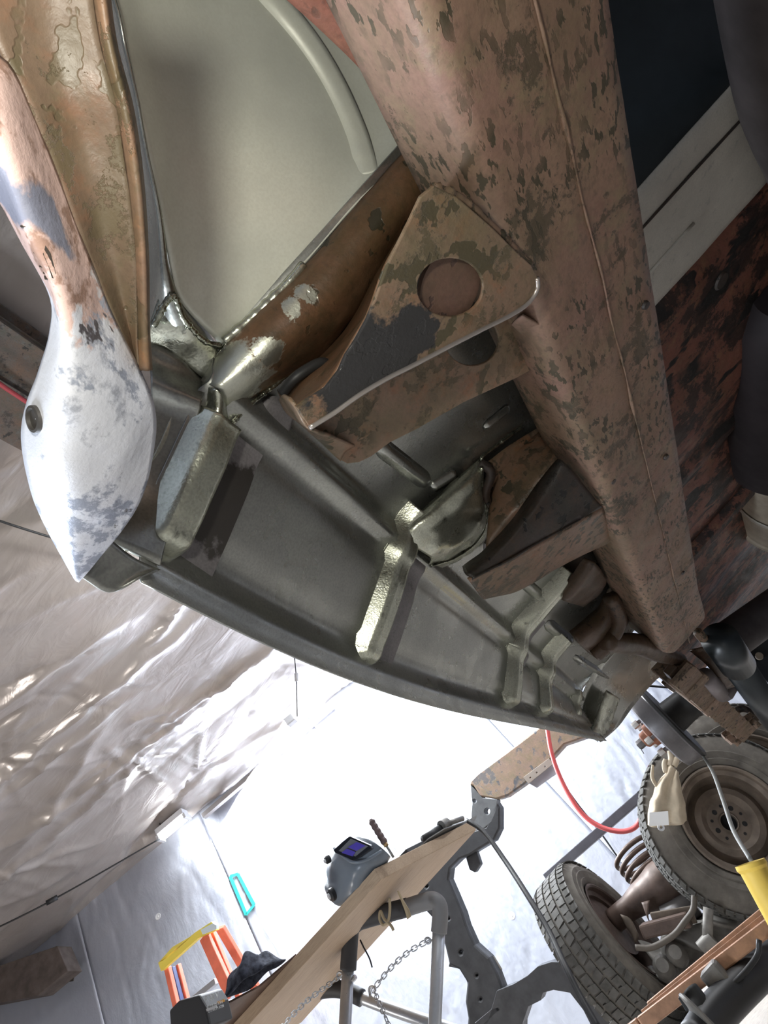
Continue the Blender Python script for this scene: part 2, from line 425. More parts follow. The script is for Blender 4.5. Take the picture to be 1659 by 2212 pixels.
# steel beam overhead, running with the car
MT['beam'] = rust('mill scale beam', (.14, .125, .11), (.19, .12, .08), (.16, .15, .14), (.05, .045, .04), 20, (1, 1, 1), .58, .75)
bm_ = empty('overhead_beam', (-.62, 1.5, 2.4), 'rusty steel beam across the ceiling at the left edge, behind the white pillar end', 'beam')
zb = 2.45
for a, b, z0, z1 in ((-.80, -.40, zb, zb + .015), (-.80, -.40, zb + .24, zb + .255)):
    box('flange', ((a + b) / 2, 0.4, (z0 + z1) / 2), ((b - a) / 2, 0, 0), (0, 2.5, 0), (0, 0, (z1 - z0) / 2), MT['beam'], bm_, .003)
for xx in (-.74, -.60, -.46):
    box('web', (xx, 0.4, zb + .127), (.006, 0, 0), (0, 2.5, 0), (0, 0, .111), MT['beam'], bm_)
box('lip', (-.42, 0.4, zb - .02), (.012, 0, 0), (0, 2.5, 0), (0, 0, .02), MT['beam'], bm_, .002)
box('lip', (-.60, 0.4, zb - .012), (.01, 0, 0), (0, 2.5, 0), (0, 0, .012), MT['beam'], bm_, .002)
tag(tube('red_cable', [(-.47, -1, 2.37), (-.55, .4, 2.36), (-.60, 1, 2.37), (-.58, 2.5, 2.37), (-.6, 3, 2.37)], .009, simple('red cable', (.45, .06, .07), .5), None, 8, 40), 'thin red cable clipped along the underside of the overhead beam', 'cable')
MT['cord'] = simple('black cord', (.015, .015, .016), .5)
a = Z(-60, 1105, 2.66); b = Z(60, 1145, 2.66); c = Z(240, 1200, 2.66)
tag(tube('electrical_cord', [a, b, c], .006, MT['cord'], None, 8, 30), 'thin black cord stretched under the plastic ceiling beside the tip of the white pillar', 'cord')
a = Z(-60, 2030, 2.62); c = Z(345, 1812, 2.62)
cd = tube('light_cord', [a, Z(110, 1946, 2.56), c], .006, MT['cord'], None, 8, 30)
tag(cd, 'black cord with an inline plug hanging below the ceiling, leading to the lit tube light', 'cord')
tube('inline_plug', [Z(100, 1951, 2.56), Z(124, 1938, 2.56)], .018, MT['cord'], cd, 10)
# shop lights
MT['glow'] = simple('lit tube', (.93, .97, 1.0), .4, 0, .5, 0, 0, 0, (1, 1, 1), TUBE_POWER)
MT['housing'] = simple('white lamp housing', (.6, .6, .62), .4)
def shop_light(c, d, label, half=.55):
    c = Vector(c); d = Vector(d).normalized(); t = empty('tube_light', c, label, 'light', 'shop tube lights under the ceiling')
    s = d.cross(Vector((0, 0, 1)))
    box('housing', c + Vector((0, 0, .05)), d * half, s * .05, Vector((0, 0, .025)), MT['housing'], t, .006)
    for e in (-1, 1):
        tube('tube', [c + s * .025 * e - d * half * .96, c + s * .025 * e + d * half * .96], .014, MT['glow'], t, 12)
        tube('hanger', [c + d * half * e * .7 + Vector((0, 0, .06)), c + d * half * e * .7 + Vector((0, 0, CEIL - .02 - c.z))], .003, MT['cord'], t, 6)
        box('end_cap', c + d * half * e * .98, d * .012, s * .05, Vector((0, 0, .022)), MT['housing'], t, .003)
    return t
shop_light((-3.08, 3.97, 2.65), WV, 'lit tube light below the ceiling in the far corner, end of the black cord', .13)
shop_light((-.9, 1.95, 2.5), (0, 1, 0), 'lit tube light hidden just behind the outer lip of the floor pan', .6)
shop_light((-.35, 3.6, 2.5), WV, 'lit tube light in front of the foil wall, behind the floor pan', .6)
# hanging wire with small plug and a conduit batten
hw = empty('hanging_pendant_plug', Z(634, 1390, 2.7), 'small white plug dangling on a thin wire above the bright foil wall', 'plug')
p0 = Z(632, 1385, 2.70); p1 = p0 + Vector((0, 0, -.32))
y_ = p0.y
tube('wire', [p0, Y(640, 1462, y_), Y(642, 1548, y_)], .004, MT['cord'], hw, 6, 10)
tube('connector', [Y(640, 1455, y_), Y(641, 1472, y_)], .014, MT['housing'], hw, 10)
box('plug_body', Y(628, 1556, y_), WV * .035, NV * .03, Vector((0, 0, .03)), MT['housing'], hw, .006)
tag(bar('ceiling_batten', RP(-1.75, N0 - .12, CEIL - .16), RP(-.35, N0 - .12, CEIL - .16), .05, .04, simple('batten grey', (.3, .28, .27), .6)), 'grey batten across the top of the foil wall beside the dangling plug', 'batten')
# duct soffit at far left
sof = empty('boxed_soffit', RP(-5.6, N0 - .25, CEIL - .2), 'dark boxed soffit in the corner of ceiling and foil wall, far left', 'soffit')
MT['soffit'] = simple('dark brown board', (.10, .08, .07), .7, 0, .3, 12, .3)
SP = [(155, 2045), (178, 2098), (115, 2150), (0, 2172), (-80, 2190), (-80, 2120), (0, 2098)]
plate('casing', [(lambda d: d * ((N0 - .2) / d.dot(NV)))(ray(x, y)) for x, y in SP], .16, MT['soffit'], sof, [], .004, -1)
SQ = [(lambda d: d * ((N0 - .206) / d.dot(NV)))(ray(x, y)) for x, y in ((0, 2140), (160, 2112))]
bar('trim_strip', SQ[0], SQ[1], .04, .006, simple('dark trim', (.05, .045, .04), .6), sof, NV)
# green tape frame on the wall
tp = empty('tape_marking', RP(-2.6, N0 - .04, 1.5), 'upright rectangle of turquoise tape on the blown-out foil wall', 'tape')
MT['tape'] = simple('turquoise tape', (.015, .26, .235), .5)
def on_wall(px, py, off=.05):
    d = ray(px, py); return d * ((N0 - off) / d.dot(NV))
T_ = [(497, 1893), (514, 1888), (549, 1955), (532, 1976)]
for a, b in ((0, 3), (1, 2)):
    bar('strip', on_wall(*T_[a]), on_wall(*T_[b]), .024, .006, MT['tape'], tp, NV, .0)
bar('strip', on_wall(*T_[3]), on_wall(*T_[2]), .02, .006, MT['tape'], tp, NV, .0)
bar('strip', on_wall(*T_[0]), on_wall(*T_[1]), .02, .006, MT['tape'], tp, NV, .0)

# ------------------------------------------------------------------ the car: body
body = empty('underbody', (0, .5, .4), 'bare steel car floor pan with pressed cross braces, seen from below above the garage', 'car body')
LIPC = np.polyfit([0, .2, .33, .47, .72, 1.11, 1.42, 1.6], [-.105, -.124, -.134, -.138, -.122, -.087, -.056, -.03], 5)
def lipx(y):
    ks = [(0, -.118), (.2, -.124), (.33, -.136), (.47, -.139), (.72, -.118), (1.11, -.087), (1.42, -.058), (1.6, -.03)]
    return float(np.polyval(LIPC, y))
# section of the pan: (weight on lip position, x, z)
SEC = [(.28, .393), (.20, .393), (.12, .392), (.07, .392), (.03, .391), (.008, .391), (.001, .388), (-.004, .380), (-.008, .372), (-.014, .369), (-.022, .372), (-.030, .371), (-.038, .362), (-.05, .3555),
       (-.07, .345), (-.09, .335), (-.105, .327), (-.113, .326), (-.122, .318), (-.128, .303), (-.131, .292), (-.136, .2905), (-.138, .276)]
def sec(x, z, y):
    if x < -.03:
        f = (x + .03) / (-.138 + .03); x = -.03 + (lipx(y) + .03) * f
    if y > 1.3: z += -.0 * (y - 1.3)
    return Vector((x, y, z))
rows = []
ys = list(np.linspace(.214, 1.50, 90))
for y in ys: rows.append([sec(x, z, y) for x, z in SEC])
vs, fs = grid(rows)
pan = mesh('floor_pan', vs, fs, MT['steel'], body, True, .0014)
# raised pan behind each edge: tail of the pan flares down and closes
surface('rear_closing_panel', [
    [Vector((.16, 1.46, .392)), Vector((.06, 1.47, .391)), Vector((-.02, 1.48, .37)), Vector((-.06, 1.49, .33)), Vector((-.062, 1.49, .286))],
    [Z(1418, 1420, .40), Z(1370, 1465, .385), Z(1340, 1500, .36), Z(1310, 1560, .33), Z(1290, 1598, .286)],
    [Z(1440, 1450, .375), Z(1408, 1478, .36), Z(1368, 1525, .34), Z(1335, 1570, .315), Z(1297, 1603, .286)]], MT['steel'], body, 24, 5)
surface('rear_corner_patch', [[Z(1310, 1490, .355), Z(1283, 1560, .32), Z(1272, 1590, .29)], [Z(1325, 1500, .345), Z(1300, 1555, .318), Z(1288, 1600, .286)], [Z(1338, 1508, .345), Z(1320, 1560, .32), Z(1300, 1602, .29)]], MT['steel_ground'], body, 24, 5, 'smooth', .002, .004, 120)
# front end tab of the outer lip
surface('lip_end_tab', [[Z(238, 1165, .285), Z(290, 1205, .285), Z(345, 1232, .286)], [Z(178, 1246, .272), Z(240, 1280, .270), Z(262, 1262, .272)]][:1] +
        [[Z(205, 1210, .279), Z(262, 1245, .278), Z(320, 1240, .279)], [Z(176, 1247, .272), Z(238, 1280, .271), Z(300, 1248, .274)]], MT['steel'], body, 16, 4)
# stiffening beads pressed in the flat of the pan
def bead(P, w_, h_, mat=None, name='bead'):
    P = catmull(P, 24); rows = []
    for i, p in enumerate(P):
        t = (P[min(i + 1, 23)] - P[max(i - 1, 0)]).normalized(); s = t.cross(Vector((0, 0, 1))).normalized()
        e = min(1, min(i, 23 - i) / 2.5)
        rows.append([p + s * w_ * a * (.5 + .5 * e) + Vector((0, 0, -h_ * b * e)) for a, b in ((-1, -.15), (-.6, .25), (-.3, .85), (0, 1), (.3, .85), (.6, .25), (1, -.15))])
    vs, fs = grid(rows); return mesh(name, vs, fs, mat or MT['steel'], body, True, .001)
zf = .3905
bead([Z(815, 960, zf), Z(925, 1045, zf)], .010, .006)
bead([Z(930, 1055, zf), Z(985, 1022, zf)], .008, .005)
bead([Z(1045, 925, zf), Z(1100, 880, zf)], .006, .004)
bead([Z(1130, 1255, zf), Z(1180, 1300, zf)], .010, .006)
bead([Z(1180, 1345, zf), Z(1235, 1390, zf)], .012, .006)
bead([Z(1240, 1418, zf), Z(1330, 1475, zf)], .010, .008)
# cross braces: hat channels following the section, each with its wide rear flange
def brace(y, crest, w_=.036, h=.02, fl=.04, mat=None, yskew=0, flmat=None, end=True, lip=.006, flange_from=0, flange_to=1, bead_r=.0016):
    br = empty('cross_brace', (0, y, .36)); off = body.location; br.parent = body; br.location = Vector((0, y, .36)) - body.location
    bpy.context.view_layer.update()
    base = body.location + br.location
    P = []
    C_ = [Vector((x, 0, z)) for x, z in crest]
    for a, b in zip(C_, C_[1:]):
        n_ = max(2, int((b - a).length / .004))
        P += [a.lerp(b, i / n_) for i in range(n_)]
    P.append(C_[-1])
    for _ in range(3): P = [P[0]] + [(P[i - 1] + P[i] * 2 + P[i + 1]) / 4 for i in range(1, len(P) - 1)] + [P[-1]]
    n = len(P); L = [0]
    for a, b in zip(P, P[1:]): L.append(L[-1] + (b - a).length)
    rows = []; frows = []
    rr = random.Random(int(y * 100))
    for i, p in enumerate(P):
        t = (P[min(i + 1, n - 1)] - P[max(i - 1, 0)]).normalized(); nn2 = Vector((-t.z, 0, t.x))
        if nn2.z < 0: nn2 = -nn2
        e = min(1, L[i] / .012) if end else 1
        e = math.sin(e * math.pi / 2) ** .7
        hh = h * e; ww = w_ * (.75 + .25 * e)
        prof = [(-ww / 2 - lip - .003, 0), (-ww / 2 - .003, 0), (-ww / 2 - .001, .12), (-ww / 2 + .003, .82), (-ww / 2 + .007, 1), (-ww / 6, 1.04), (0, .97), (ww / 6, 1.04), (ww / 2 - .007, 1), (ww / 2 - .003, .82), (ww / 2 + .001, .12), (ww / 2 + .004, 0)]
        dent = .0007 * noise.noise(p * 45 + Vector((0, y * 9, 0)))
        rows.append([p + Vector((0, y + dy + yskew * p.x, 0)) + nn2 * (h - hh * q + dent * q) for dy, q in prof])
        frows.append([p + Vector((0, y + dy + yskew * p.x, 0)) + nn2 * (h - .0075) for dy in (ww / 2 + .001, ww / 2 + fl * .5, ww / 2 + fl)])
    vs, fs = grid(rows); mesh('channel', [v for v in vs], fs, mat or MT['steel_ground'], br, True, .0014)
    if fl:
        i0, i1 = int(n * flange_from), int(n * flange_to)
        vs, fs = grid(frows[i0:i1]); mesh('flange', vs, fs, flmat or MT['flange'], br, False, .002)
    bd = [r[1] + Vector((0, 0, -.0008)) for r in rows]
    tube('weld_bead', bd, .0016, MT['weld'], br, 6)
    bd = [r[-2] + Vector((0, 0, -.0012)) for r in rows]
    tube('weld_bead', bd, bead_r, MT['weld'], br, 6)
    return br
def crest(y, xe, h, x0=.016):
    xs = np.array([sec(x, z, y).x for x, z in SEC])[::-1]; zs = np.array([z for x, z in SEC])[::-1]
    a = lipx(y) + x0; out = []
    for x in np.arange(a, xe, .004):
        k = np.array([.3, .6, 1, .6, .3]); q = np.interp([x - .012, x - .006, x, x + .006, x + .012], xs, zs)
        out.append((x, float((q * k).sum() / k.sum()) - h))
    return out
b1 = brace(.234, crest(.234, -.021, .023, .019), .034, .026, .036, None, 0, None, True, .006, 0, 1, .0026)
b2 = brace(.515, crest(.515, .03, .020), .033, .022, .044)
b3 = brace(.945, crest(.945, .135, .022), .042, .024, .05, None, 0, None, True, .006, 0, .62)
b4 = brace(1.135, crest(1.135, .06, .022), .042, .024, .04, None, 0, None, True, .006, 0, .8)
b5 = brace(1.42, crest(1.42, .0, .014), .04, .016, 0)
# domed patch on the second brace
surface('brace_dome', [
    [Z(862, 1165, .376), Z(880, 1130, .378), Z(930, 1085, .380), Z(1000, 1022, .382), Z(1035, 992, .384)],
    [Z(876, 1172, .366), Z(898, 1140, .365), Z(945, 1100, .364), Z(1005, 1045, .366), Z(1038, 1010, .376)],
    [Z(900, 1185, .362), Z(925, 1160, .358), Z(970, 1130, .356), Z(1022, 1075, .358), Z(1040, 1022, .373)],
    [Z(930, 1205, .361), Z(965, 1190, .357), Z(1015, 1160, .356), Z(1040, 1115, .360), Z(1040, 1040, .373)],
    [Z(925, 1222, .372), Z(975, 1205, .370), Z(1024, 1173, .370), Z(1050, 1128, .373), Z(1048, 1050, .380)],
    [Z(922, 1236, .382), Z(985, 1213, .382), Z(1036, 1178, .382), Z(1060, 1130, .383), Z(1056, 1050, .386)]], MT['steel_ground'], body, 40, 5, 'smooth', .0014, .002, 60)
tube('weld_bead', [Z(1040, 1010, .372), Z(1044, 1060, .371), Z(1050, 1125, .370), Z(1026, 1172, .369), Z(980, 1205, .368), Z(930, 1222, .370)], .0025, MT['weld'], body, 6, 60)
tube('weld_bead', [Z(1062, 1005, .375), Z(1040, 990, .380), Z(1075, 960, .385), Z(1130, 920, .388)], .003, MT['weld'], body, 6, 40, True, lambda t: .6 + .8 * abs(noise.noise(Vector((t * 30, 1, 0)))))
# toe board / front panel that climbs away above the first brace
def toe_extra(t, c, b): return c
toe = surface('toe_board', [
    [Z(230, -60, .42), Z(258, 60, .41), Z(300, 250, .40), Z(345, 450, .395), Z(372, 590, .392), Z(392, 655, .391), Z(480, 748, .391)],
    [Z(300, -60, .445), Z(330, 80, .436), Z(370, 250, .422), Z(405, 430, .408), Z(425, 560, .400), Z(440, 630, .394), Z(510, 720, .391)],
    [Z(420, -60, .468), Z(455, 80, .456), Z(500, 250, .438), Z(525, 400, .420), Z(535, 510, .406), Z(550, 600, .396), Z(580, 650, .391)],
    [Z(530, -60, .478), Z(585, 60, .466), Z(640, 200, .446), Z(670, 330, .425), Z(675, 440, .408), Z(668, 520, .397), Z(660, 568, .391)],
    [Z(590, -60, .480), Z(665, 50, .469), Z(740, 180, .450), Z(775, 290, .430), Z(790, 350, .416), Z(785, 400, .403), Z(778, 432, .391)],
    [Z(680, -60, .478), Z(760, 40, .468), Z(830, 140, .450), Z(880, 220, .432), Z(905, 270, .414), Z(905, 300, .40), Z(900, 325, .391)]], MT['steel_bright'], body, 60, 8)
def swage(PX, w_, h_, name='swage'):
    P = catmull([onto([toe], x, y) for x, y in PX if onto([toe], x, y)], 50); rows = []
    for i, p in enumerate(P):
        t = (P[min(i + 1, 49)] - P[max(i - 1, 0)]).normalized(); s = t.cross(p.normalized()).normalized(); u_ = -p.normalized()
        e = min(1, (49 - i) / 6)
        rows.append([p + s * w_ * a + u_ * h_ * b * e for a, b in ((-1, -.12), (-.7, .25), (-.4, .8), (0, 1), (.4, .8), (.7, .25), (1, -.12))])
    vs, fs = grid(rows); return mesh(name, vs, fs, MT['steel_bright'], body, True, .001)
swage([(530, -50), (610, 40), (672, 120), (722, 205), (760, 290), (778, 345), (786, 380)], .011, .0042)
# side gutter between toe board and pillar
surface('toe_board_side', [
    [Z(215, -60, .47), Z(245, 60, .46), Z(290, 300, .45), Z(318, 480, .44), Z(322, 650, .43), Z(320, 760, .41)],
    [Z(230, -60, .41), Z(262, 60, .40), Z(310, 300, .395), Z(345, 480, .39), Z(356, 620, .388), Z(395, 720, .388), ],
    [Z(238, -60, .44), Z(268, 60, .43), Z(315, 300, .42), Z(355, 480, .41), Z(378, 610, .40), Z(470, 750, .392)]], MT['steel'], body, 50, 5, 'smooth', .0014, .003, 60)
surface('welded_patch', [
    [Z(318, 740, .40), Z(380, 770, .392), Z(452, 828, .388)],
    [Z(322, 700, .40), Z(395, 735, .390), Z(465, 790, .386)],
    [Z(345, 640, .40), Z(395, 690, .389), Z(470, 752, .387)]], MT['steel_ground'], body, 24, 5, 'smooth', .0014, .004, 50)
surface('pan_front_edge', [
    [Z(316, 736, .401), Z(380, 766, .393), Z(456, 826, .389)],
    [Z(322, 776, .394), Z(380, 804, .387), Z(446, 838, .382)],
    [Z(326, 830, .375), Z(380, 850, .365), Z(435, 870, .358)],
    [Z(326, 880, .372), Z(380, 900, .363), Z(425, 912, .356)],
    [Z(310, 1060, .33), Z(350, 1060, .33), Z(385, 1060, .33)],
    [Z(235, 1168, .292), Z(290, 1195, .292), Z(345, 1222, .292)]], MT['steel'], body, 24, 5)
for pts, r in (([(330, 705), (372, 640), (398, 690), (440, 735), (478, 748)], .0028),):
    tube('weld_bead', [Z(x, y, .386) for x, y in pts], r, MT['weld'], body, 7, 60, True, lambda t: .7 + 1.2 * abs(noise.noise(Vector((t * 37, 3, 0)))))
# ground flat beside the weld
# rusty original part of the first brace
br_ex = lambda t, c, b: c
def brace_mat():
    def ex(t, c, b):
        f = t.math('MAXIMUM', t.near(tuple(Z(505, 820, .366)), .026, .010, 60), t.near(tuple(Z(575, 765, .36)), .010, .008, 80))
        f2 = t.near(tuple(Z(660, 640, .37)), .009, .006, 90, (1, 1, 1))
        f3 = t.near(tuple(Z(635, 670, .37)), .009, .006, 90, (1, 1, 1))
        f = t.math('MAXIMUM', f, t.math('MAXIMUM', f2, f3))
        t.l(t.math('MULTIPLY', f, .95), b.inputs['Metallic'])
        return t.mix(f, c, (.55, .56, .48))
    return rust('old brace with ground end', (.13, .075, .04), (.19, .095, .05), (.10, .065, .035), (.04, .035, .02), 60, (1, 1, 1), .64, .45, .64, ex)
MT['oldbrace'] = brace_mat()
ob = surface('old_cross_brace', [
    [Z(434, 822, .389), Z(478, 755, .389), Z(560, 668, .389), Z(665, 570, .389), Z(775, 440, .389), Z(888, 312, .389)],
    [Z(441, 827, .376), Z(486, 766, .376), Z(570, 680, .376), Z(676, 582, .376), Z(785, 452, .378), Z(895, 330, .38)],
    [Z(460, 834, .366), Z(508, 786, .365), Z(592, 708, .364), Z(700, 605, .366), Z(808, 478, .368), Z(908, 355, .373)],
    [Z(474, 842, .362), Z(524, 808, .360), Z(614, 742, .359), Z(735, 640, .361), Z(835, 500, .365), Z(925, 385, .37)],
    [Z(482, 862, .365), Z(534, 832, .364), Z(630, 772, .366), Z(750, 685, .370), Z(850, 525, .373), Z(935, 420, .376)],
    [Z(488, 890, .376), Z(542, 860, .380), Z(618, 815, .384), Z(705, 765, .386), Z(860, 560, .388), Z(950, 450, .389)]], MT['oldbrace'], body, 60, 6, 'smooth', .0016, .0012, 60)
surface('brace_end_cap', [[Z(433, 824, .388), Z(452, 836, .370), Z(474, 845, .362), Z(486, 872, .368)], [Z(434, 855, .382), Z(454, 868, .368), Z(476, 880, .360), Z(490, 895, .370)], [Z(438, 888, .374), Z(458, 893, .362), Z(478, 902, .357), Z(494, 916, .368)]], MT['steel_ground'], body, 16, 6, 'smooth', .0014, .001, 60)
tube('flange_lip', [Z(484, 738, .386), Z(530, 700, .386), Z(590, 645, .386), Z(640, 592, .386), Z(655, 572, .388)], .0045, MT['steel_ground'], body, 10, 50, True, lambda t: .75 + .5 * abs(noise.noise(Vector((t * 9, 3, 0)))))
tube('weld_bead', [Z(494, 925, .366), Z(515, 900, .370), Z(548, 868, .376), Z(590, 835, .380), Z(622, 808, .384)], .0024, MT['weld'], body, 7, 60, True, lambda t: .7 + .9 * abs(noise.noise(Vector((t * 37, 3, 0)))))
tube('weld_bead', [Z(436, 822, .387), Z(478, 756, .387), Z(560, 670, .387), Z(655, 580, .387)], .0018, MT['weld'], body, 7, 60, True, lambda t: .7 + .9 * abs(noise.noise(Vector((t * 37, 8, 0)))))
# dark upper body side beyond the front: inner sill seen past the toe board
surface('brace_end_flange', [[Z(560, 872, .386), Z(595, 855, .386), Z(640, 885, .386)], [Z(520, 960, .372), Z(560, 975, .372), Z(610, 970, .376)], [Z(505, 1000, .368), Z(550, 1010, .366), Z(598, 985, .374)]], MT['flange'], body, 16, 4)

# pillar / outer sill: rust flecked inner face and bare shining outer face
pil = empty('door_pillar', (-.06, .1, .25), 'sheet steel pillar end, rust-flecked above and ground to shining bare metal below', 'car panel')
def pil_mat():
    def ex(t, c, b):
        f = t.near(tuple(Z(240, 740, .24)), .018, .012, 60, (1, 1, 1))
        return t.mix(f, c, (.3, .12, .04))
    return rust('pillar inner paint', (.135, .092, .064), (.11, .078, .05), (.155, .085, .052), (.085, .068, .04), 70, (1, 1, 1), .55, .5, .57, ex, 34)
surface('inner_face', [
    [Z(-60, -80, .262), Z(-10, 90, .262), Z(60, 230, .262), Z(130, 400, .262), Z(190, 560, .262), Z(250, 700, .262), Z(292, 790, .262)],
    [Z(80, -80, .268), Z(100, 90, .268), Z(150, 240, .268), Z(200, 400, .268), Z(240, 560, .268), Z(275, 700, .268), Z(296, 795, .266)],
    [Z(195, -80, .262), Z(220, 90, .262), Z(255, 240, .262), Z(280, 400, .262), Z(295, 560, .262), Z(300, 700, .262), Z(300, 800, .262)],
    ], pil_mat(), pil, 60, 6, 'smooth', .002, .0012, 70)
surface('hem_edge', [
    [Z(195, -80, .262), Z(220, 90, .262), Z(255, 240, .262), Z(280, 400, .262), Z(295, 560, .262), Z(300, 700, .262), Z(302, 800, .262)],
    [Z(212, -80, .256), Z(236, 90, .256), Z(272, 240, .256), Z(298, 400, .256), Z(310, 560, .256), Z(314, 700, .256), Z(318, 800, .257)],
    [Z(226, -80, .264), Z(248, 90, .264), Z(286, 240, .264), Z(308, 400, .264), Z(318, 560, .264), Z(320, 700, .264), Z(326, 800, .262)]], MT['strip'], pil, 50, 5, 'smooth', .0016)
m, nt, b = M('bare outer sill'); t = NT(nt)
c = t.mix(t.ramp(t.noise(34, 7, .7), [(.60, 0.), (.68, 1.)]), (.78, .80, .86), (.42, .44, .50))
pk = t.near(tuple(Z(35, 330, .25)), .045, .03, 40, (1, .8, 1))
c = t.mix(pk, c, t.mix(t.ramp(t.noise(70, 5, .65), [(.42, 0.), (.5, 1.)]), (.30, .19, .15), (.58, .42, .38)))
c = t.mix(t.near(tuple(Z(14, 400, .25)), .0085, .003, 40, (1, .35, .6)), c, (.20, .21, .27))
c = t.mix(t.math('MULTIPLY', t.ramp(t.noise(90, 6, .7, (1, .5, 1), (0, 0, .5)), [(.47, 0.), (.54, 1.)]), t.math('MAXIMUM', t.near(tuple(Z(170, 1200, .262)), .045, .03, 40), t.near(tuple(Z(270, 780, .255)), .022, .02, 40))), c, (.36, .39, .47))
dk = t.ramp(t.noise(60, 4, .6, (1, .45, 1), (0, 0, .6)), [(.67, 0.), (.69, 1.)])
c = t.mix(dk, c, (.12, .11, .12))
t.l(c, b.inputs['Base Color']); t.l(t.math('SUBTRACT', .35, t.math('MULTIPLY', pk, .3)), b.inputs['Metallic']); b.inputs['Roughness'].default_value = .42
t.bump(t.noise(60, 6, .6), b, .6, .002)
MT['sill'] = m
hole_c = (82, 905)
R1 = [Z(-70, 130, .262), Z(5, 130, .262), Z(60, 232, .262), Z(130, 402, .262), Z(190, 562, .262), Z(250, 702, .262), Z(300, 800, .262), Z(330, 880, .262), Z(333, 950, .262), Z(310, 1052, .264), Z(268, 1135, .266), Z(168, 1256, .268)]
R2 = [Z(-90, 180, .245), Z(-20, 200, .245), Z(35, 300, .246), Z(95, 450, .246), Z(150, 590, .246), Z(190, 710, .246), Z(225, 800, .246), Z(240, 880, .246), Z(240, 950, .247), Z(220, 1052, .25), Z(200, 1130, .255), Z(167, 1254, .268)]
R3 = [Z(-110, 230, .24), Z(-45, 280, .24), Z(15, 370, .24), Z(65, 500, .24), Z(118, 610, .24), Z(142, 710, .24), Z(140, 790, .24), Z(135, 870, .24), Z(132, 950, .242), Z(142, 1052, .246), Z(150, 1130, .252), Z(166, 1252, .268)]
R4 = [Z(-130, 280, .26), Z(-70, 340, .26), Z(-2, 425, .26), Z(50, 520, .26), Z(112, 640, .262), Z(112, 720, .262), Z(88, 800, .262), Z(62, 870, .262), Z(50, 950, .262), Z(68, 1052, .262), Z(98, 1130, .262), Z(164, 1252, .268)]
of_ = surface('outer_face', [R1, R2, R3, R4], MT['sill'], pil, 90, 8, 'smooth', .002, .0018, 45)
# round hole with a rolled rim, and a torn rust hole
hc, hn = onto([of_], 82, 905, None)
lathe('drain_hole', [(.0058, .002), (.0056, -.0012), (.0045, -.0014), (.0042, .0), (.0001, .0002)], hc + hn * .0012, -hn, simple('hole rim', (.06, .055, .05), .5, .3), pil, 24)
tr = [Z(x, y, .243) for x, y in ((98, 530), (108, 545), (118, 580), (122, 602), (112, 600), (104, 575), (92, 548))]
tube('torn_rust_edge', [Z(60, 480, .2425), Z(80, 520, .2425), Z(94, 550, .2435), Z(104, 575, .2435), Z(113, 603, .244)], .0026, MT['black_rust'], pil, 7, 40, True, lambda t: .5 + 1.4 * abs(noise.noise(Vector((t * 25, 0, 0)))))
plate('rust_hole', [p - p.normalized() * .004 for p in tr], .001, MT['black_rust'], pil)

# ------------------------------------------------------------------ the car: frame
frame = empty('chassis_rail', (.24, .8, .3), 'rusty brown boxed chassis rail running beside the new floor pan, with its outriggers', 'car frame')
XL, XR, ZB, ZT = .18, .300, .28, .352
def rail_sec(y):
    r = .014
    end = max(0, (y - 1.38) / .14); drop = 0
    xl = XL + .05 * end ** 1.5; xr = XR + (.012 * max(0, (y - 1.2)) / .3); zb = ZB + .02 * end * end
    zt = ZT + .02 * min(1, max(0, (y - .55) / .5))
    P = [(xl, zt)]
    for i in range(7):
        P.append((xl + .0, zt + (zb + r - zt) * i / 6))
    for i in range(1, 6):
        a = math.pi + math.pi / 2 * i / 6; P.append((xl + r + r * math.cos(a), zb + r + r * math.sin(a)))
    seam = xl + (xr - xl) * .55
    for i in range(13):
        x = xl + r + (xr - r - xl - r) * i / 12
        z = zb
        if x > seam: z = zb + .0016
        P.append((x, z))
    P.append((xr - .003, zb + .002)); P.append((xr, zb + .006)); P.append((xr, zb + .03)); P.append((xr, zt))
    P += [(xr - .02, zt + .002), (xl + .02, zt + .002)]
    return P
rows = []
for y in list(np.linspace(-.25, 1.50, 220)):
    r = []
    for x, z in rail_sec(y):
        p = Vector((x, y, z))
        d = .0016 * noise.noise(p * 22) + .0006 * noise.noise(p * 90)
        if y < .16 and x > .28: p.x += .012 * math.sin(min(1, (.16 - y) / .12) * math.pi / 2)
        r.append(p + Vector((d * .6, 0, d)))
    rows.append(r + [r[0]])
vs, fs = grid(rows); nv_ = len(rows[0]); L_ = len(rows) - 1
fs.append([L_ * nv_ + k for k in range(nv_ - 1)])
mesh('side_rail', vs, fs, MT['rail'], frame, True)
# weld seam along the lap, slots in the underside
sm = []
for y in np.linspace(.12, 1.48, 80): 
    sm.append(Vector((XL + (XR - XL) * .56 + .0016 * noise.noise(Vector((0, y * 16, 0))), y, ZB + .0006)))
tube('lap_seam', sm, .0017, MT['rail'], frame, 6, None, True, lambda t: .4 + 1.3 * abs(noise.noise(Vector((t * 60, 5, 0)))))
for x, y in ((1396, 660), (1440, 988), (1476, 1238), (1325, 1040)):
    c = Z(x, y, ZB - .0002); lathe('slot', [(.0001, -.0012), (.0035, -.001), (.0042, .0015)], c, (0, 0, 1), MT['black_rust'], frame, 14)
ov = [Z(1138, 985, .36)]
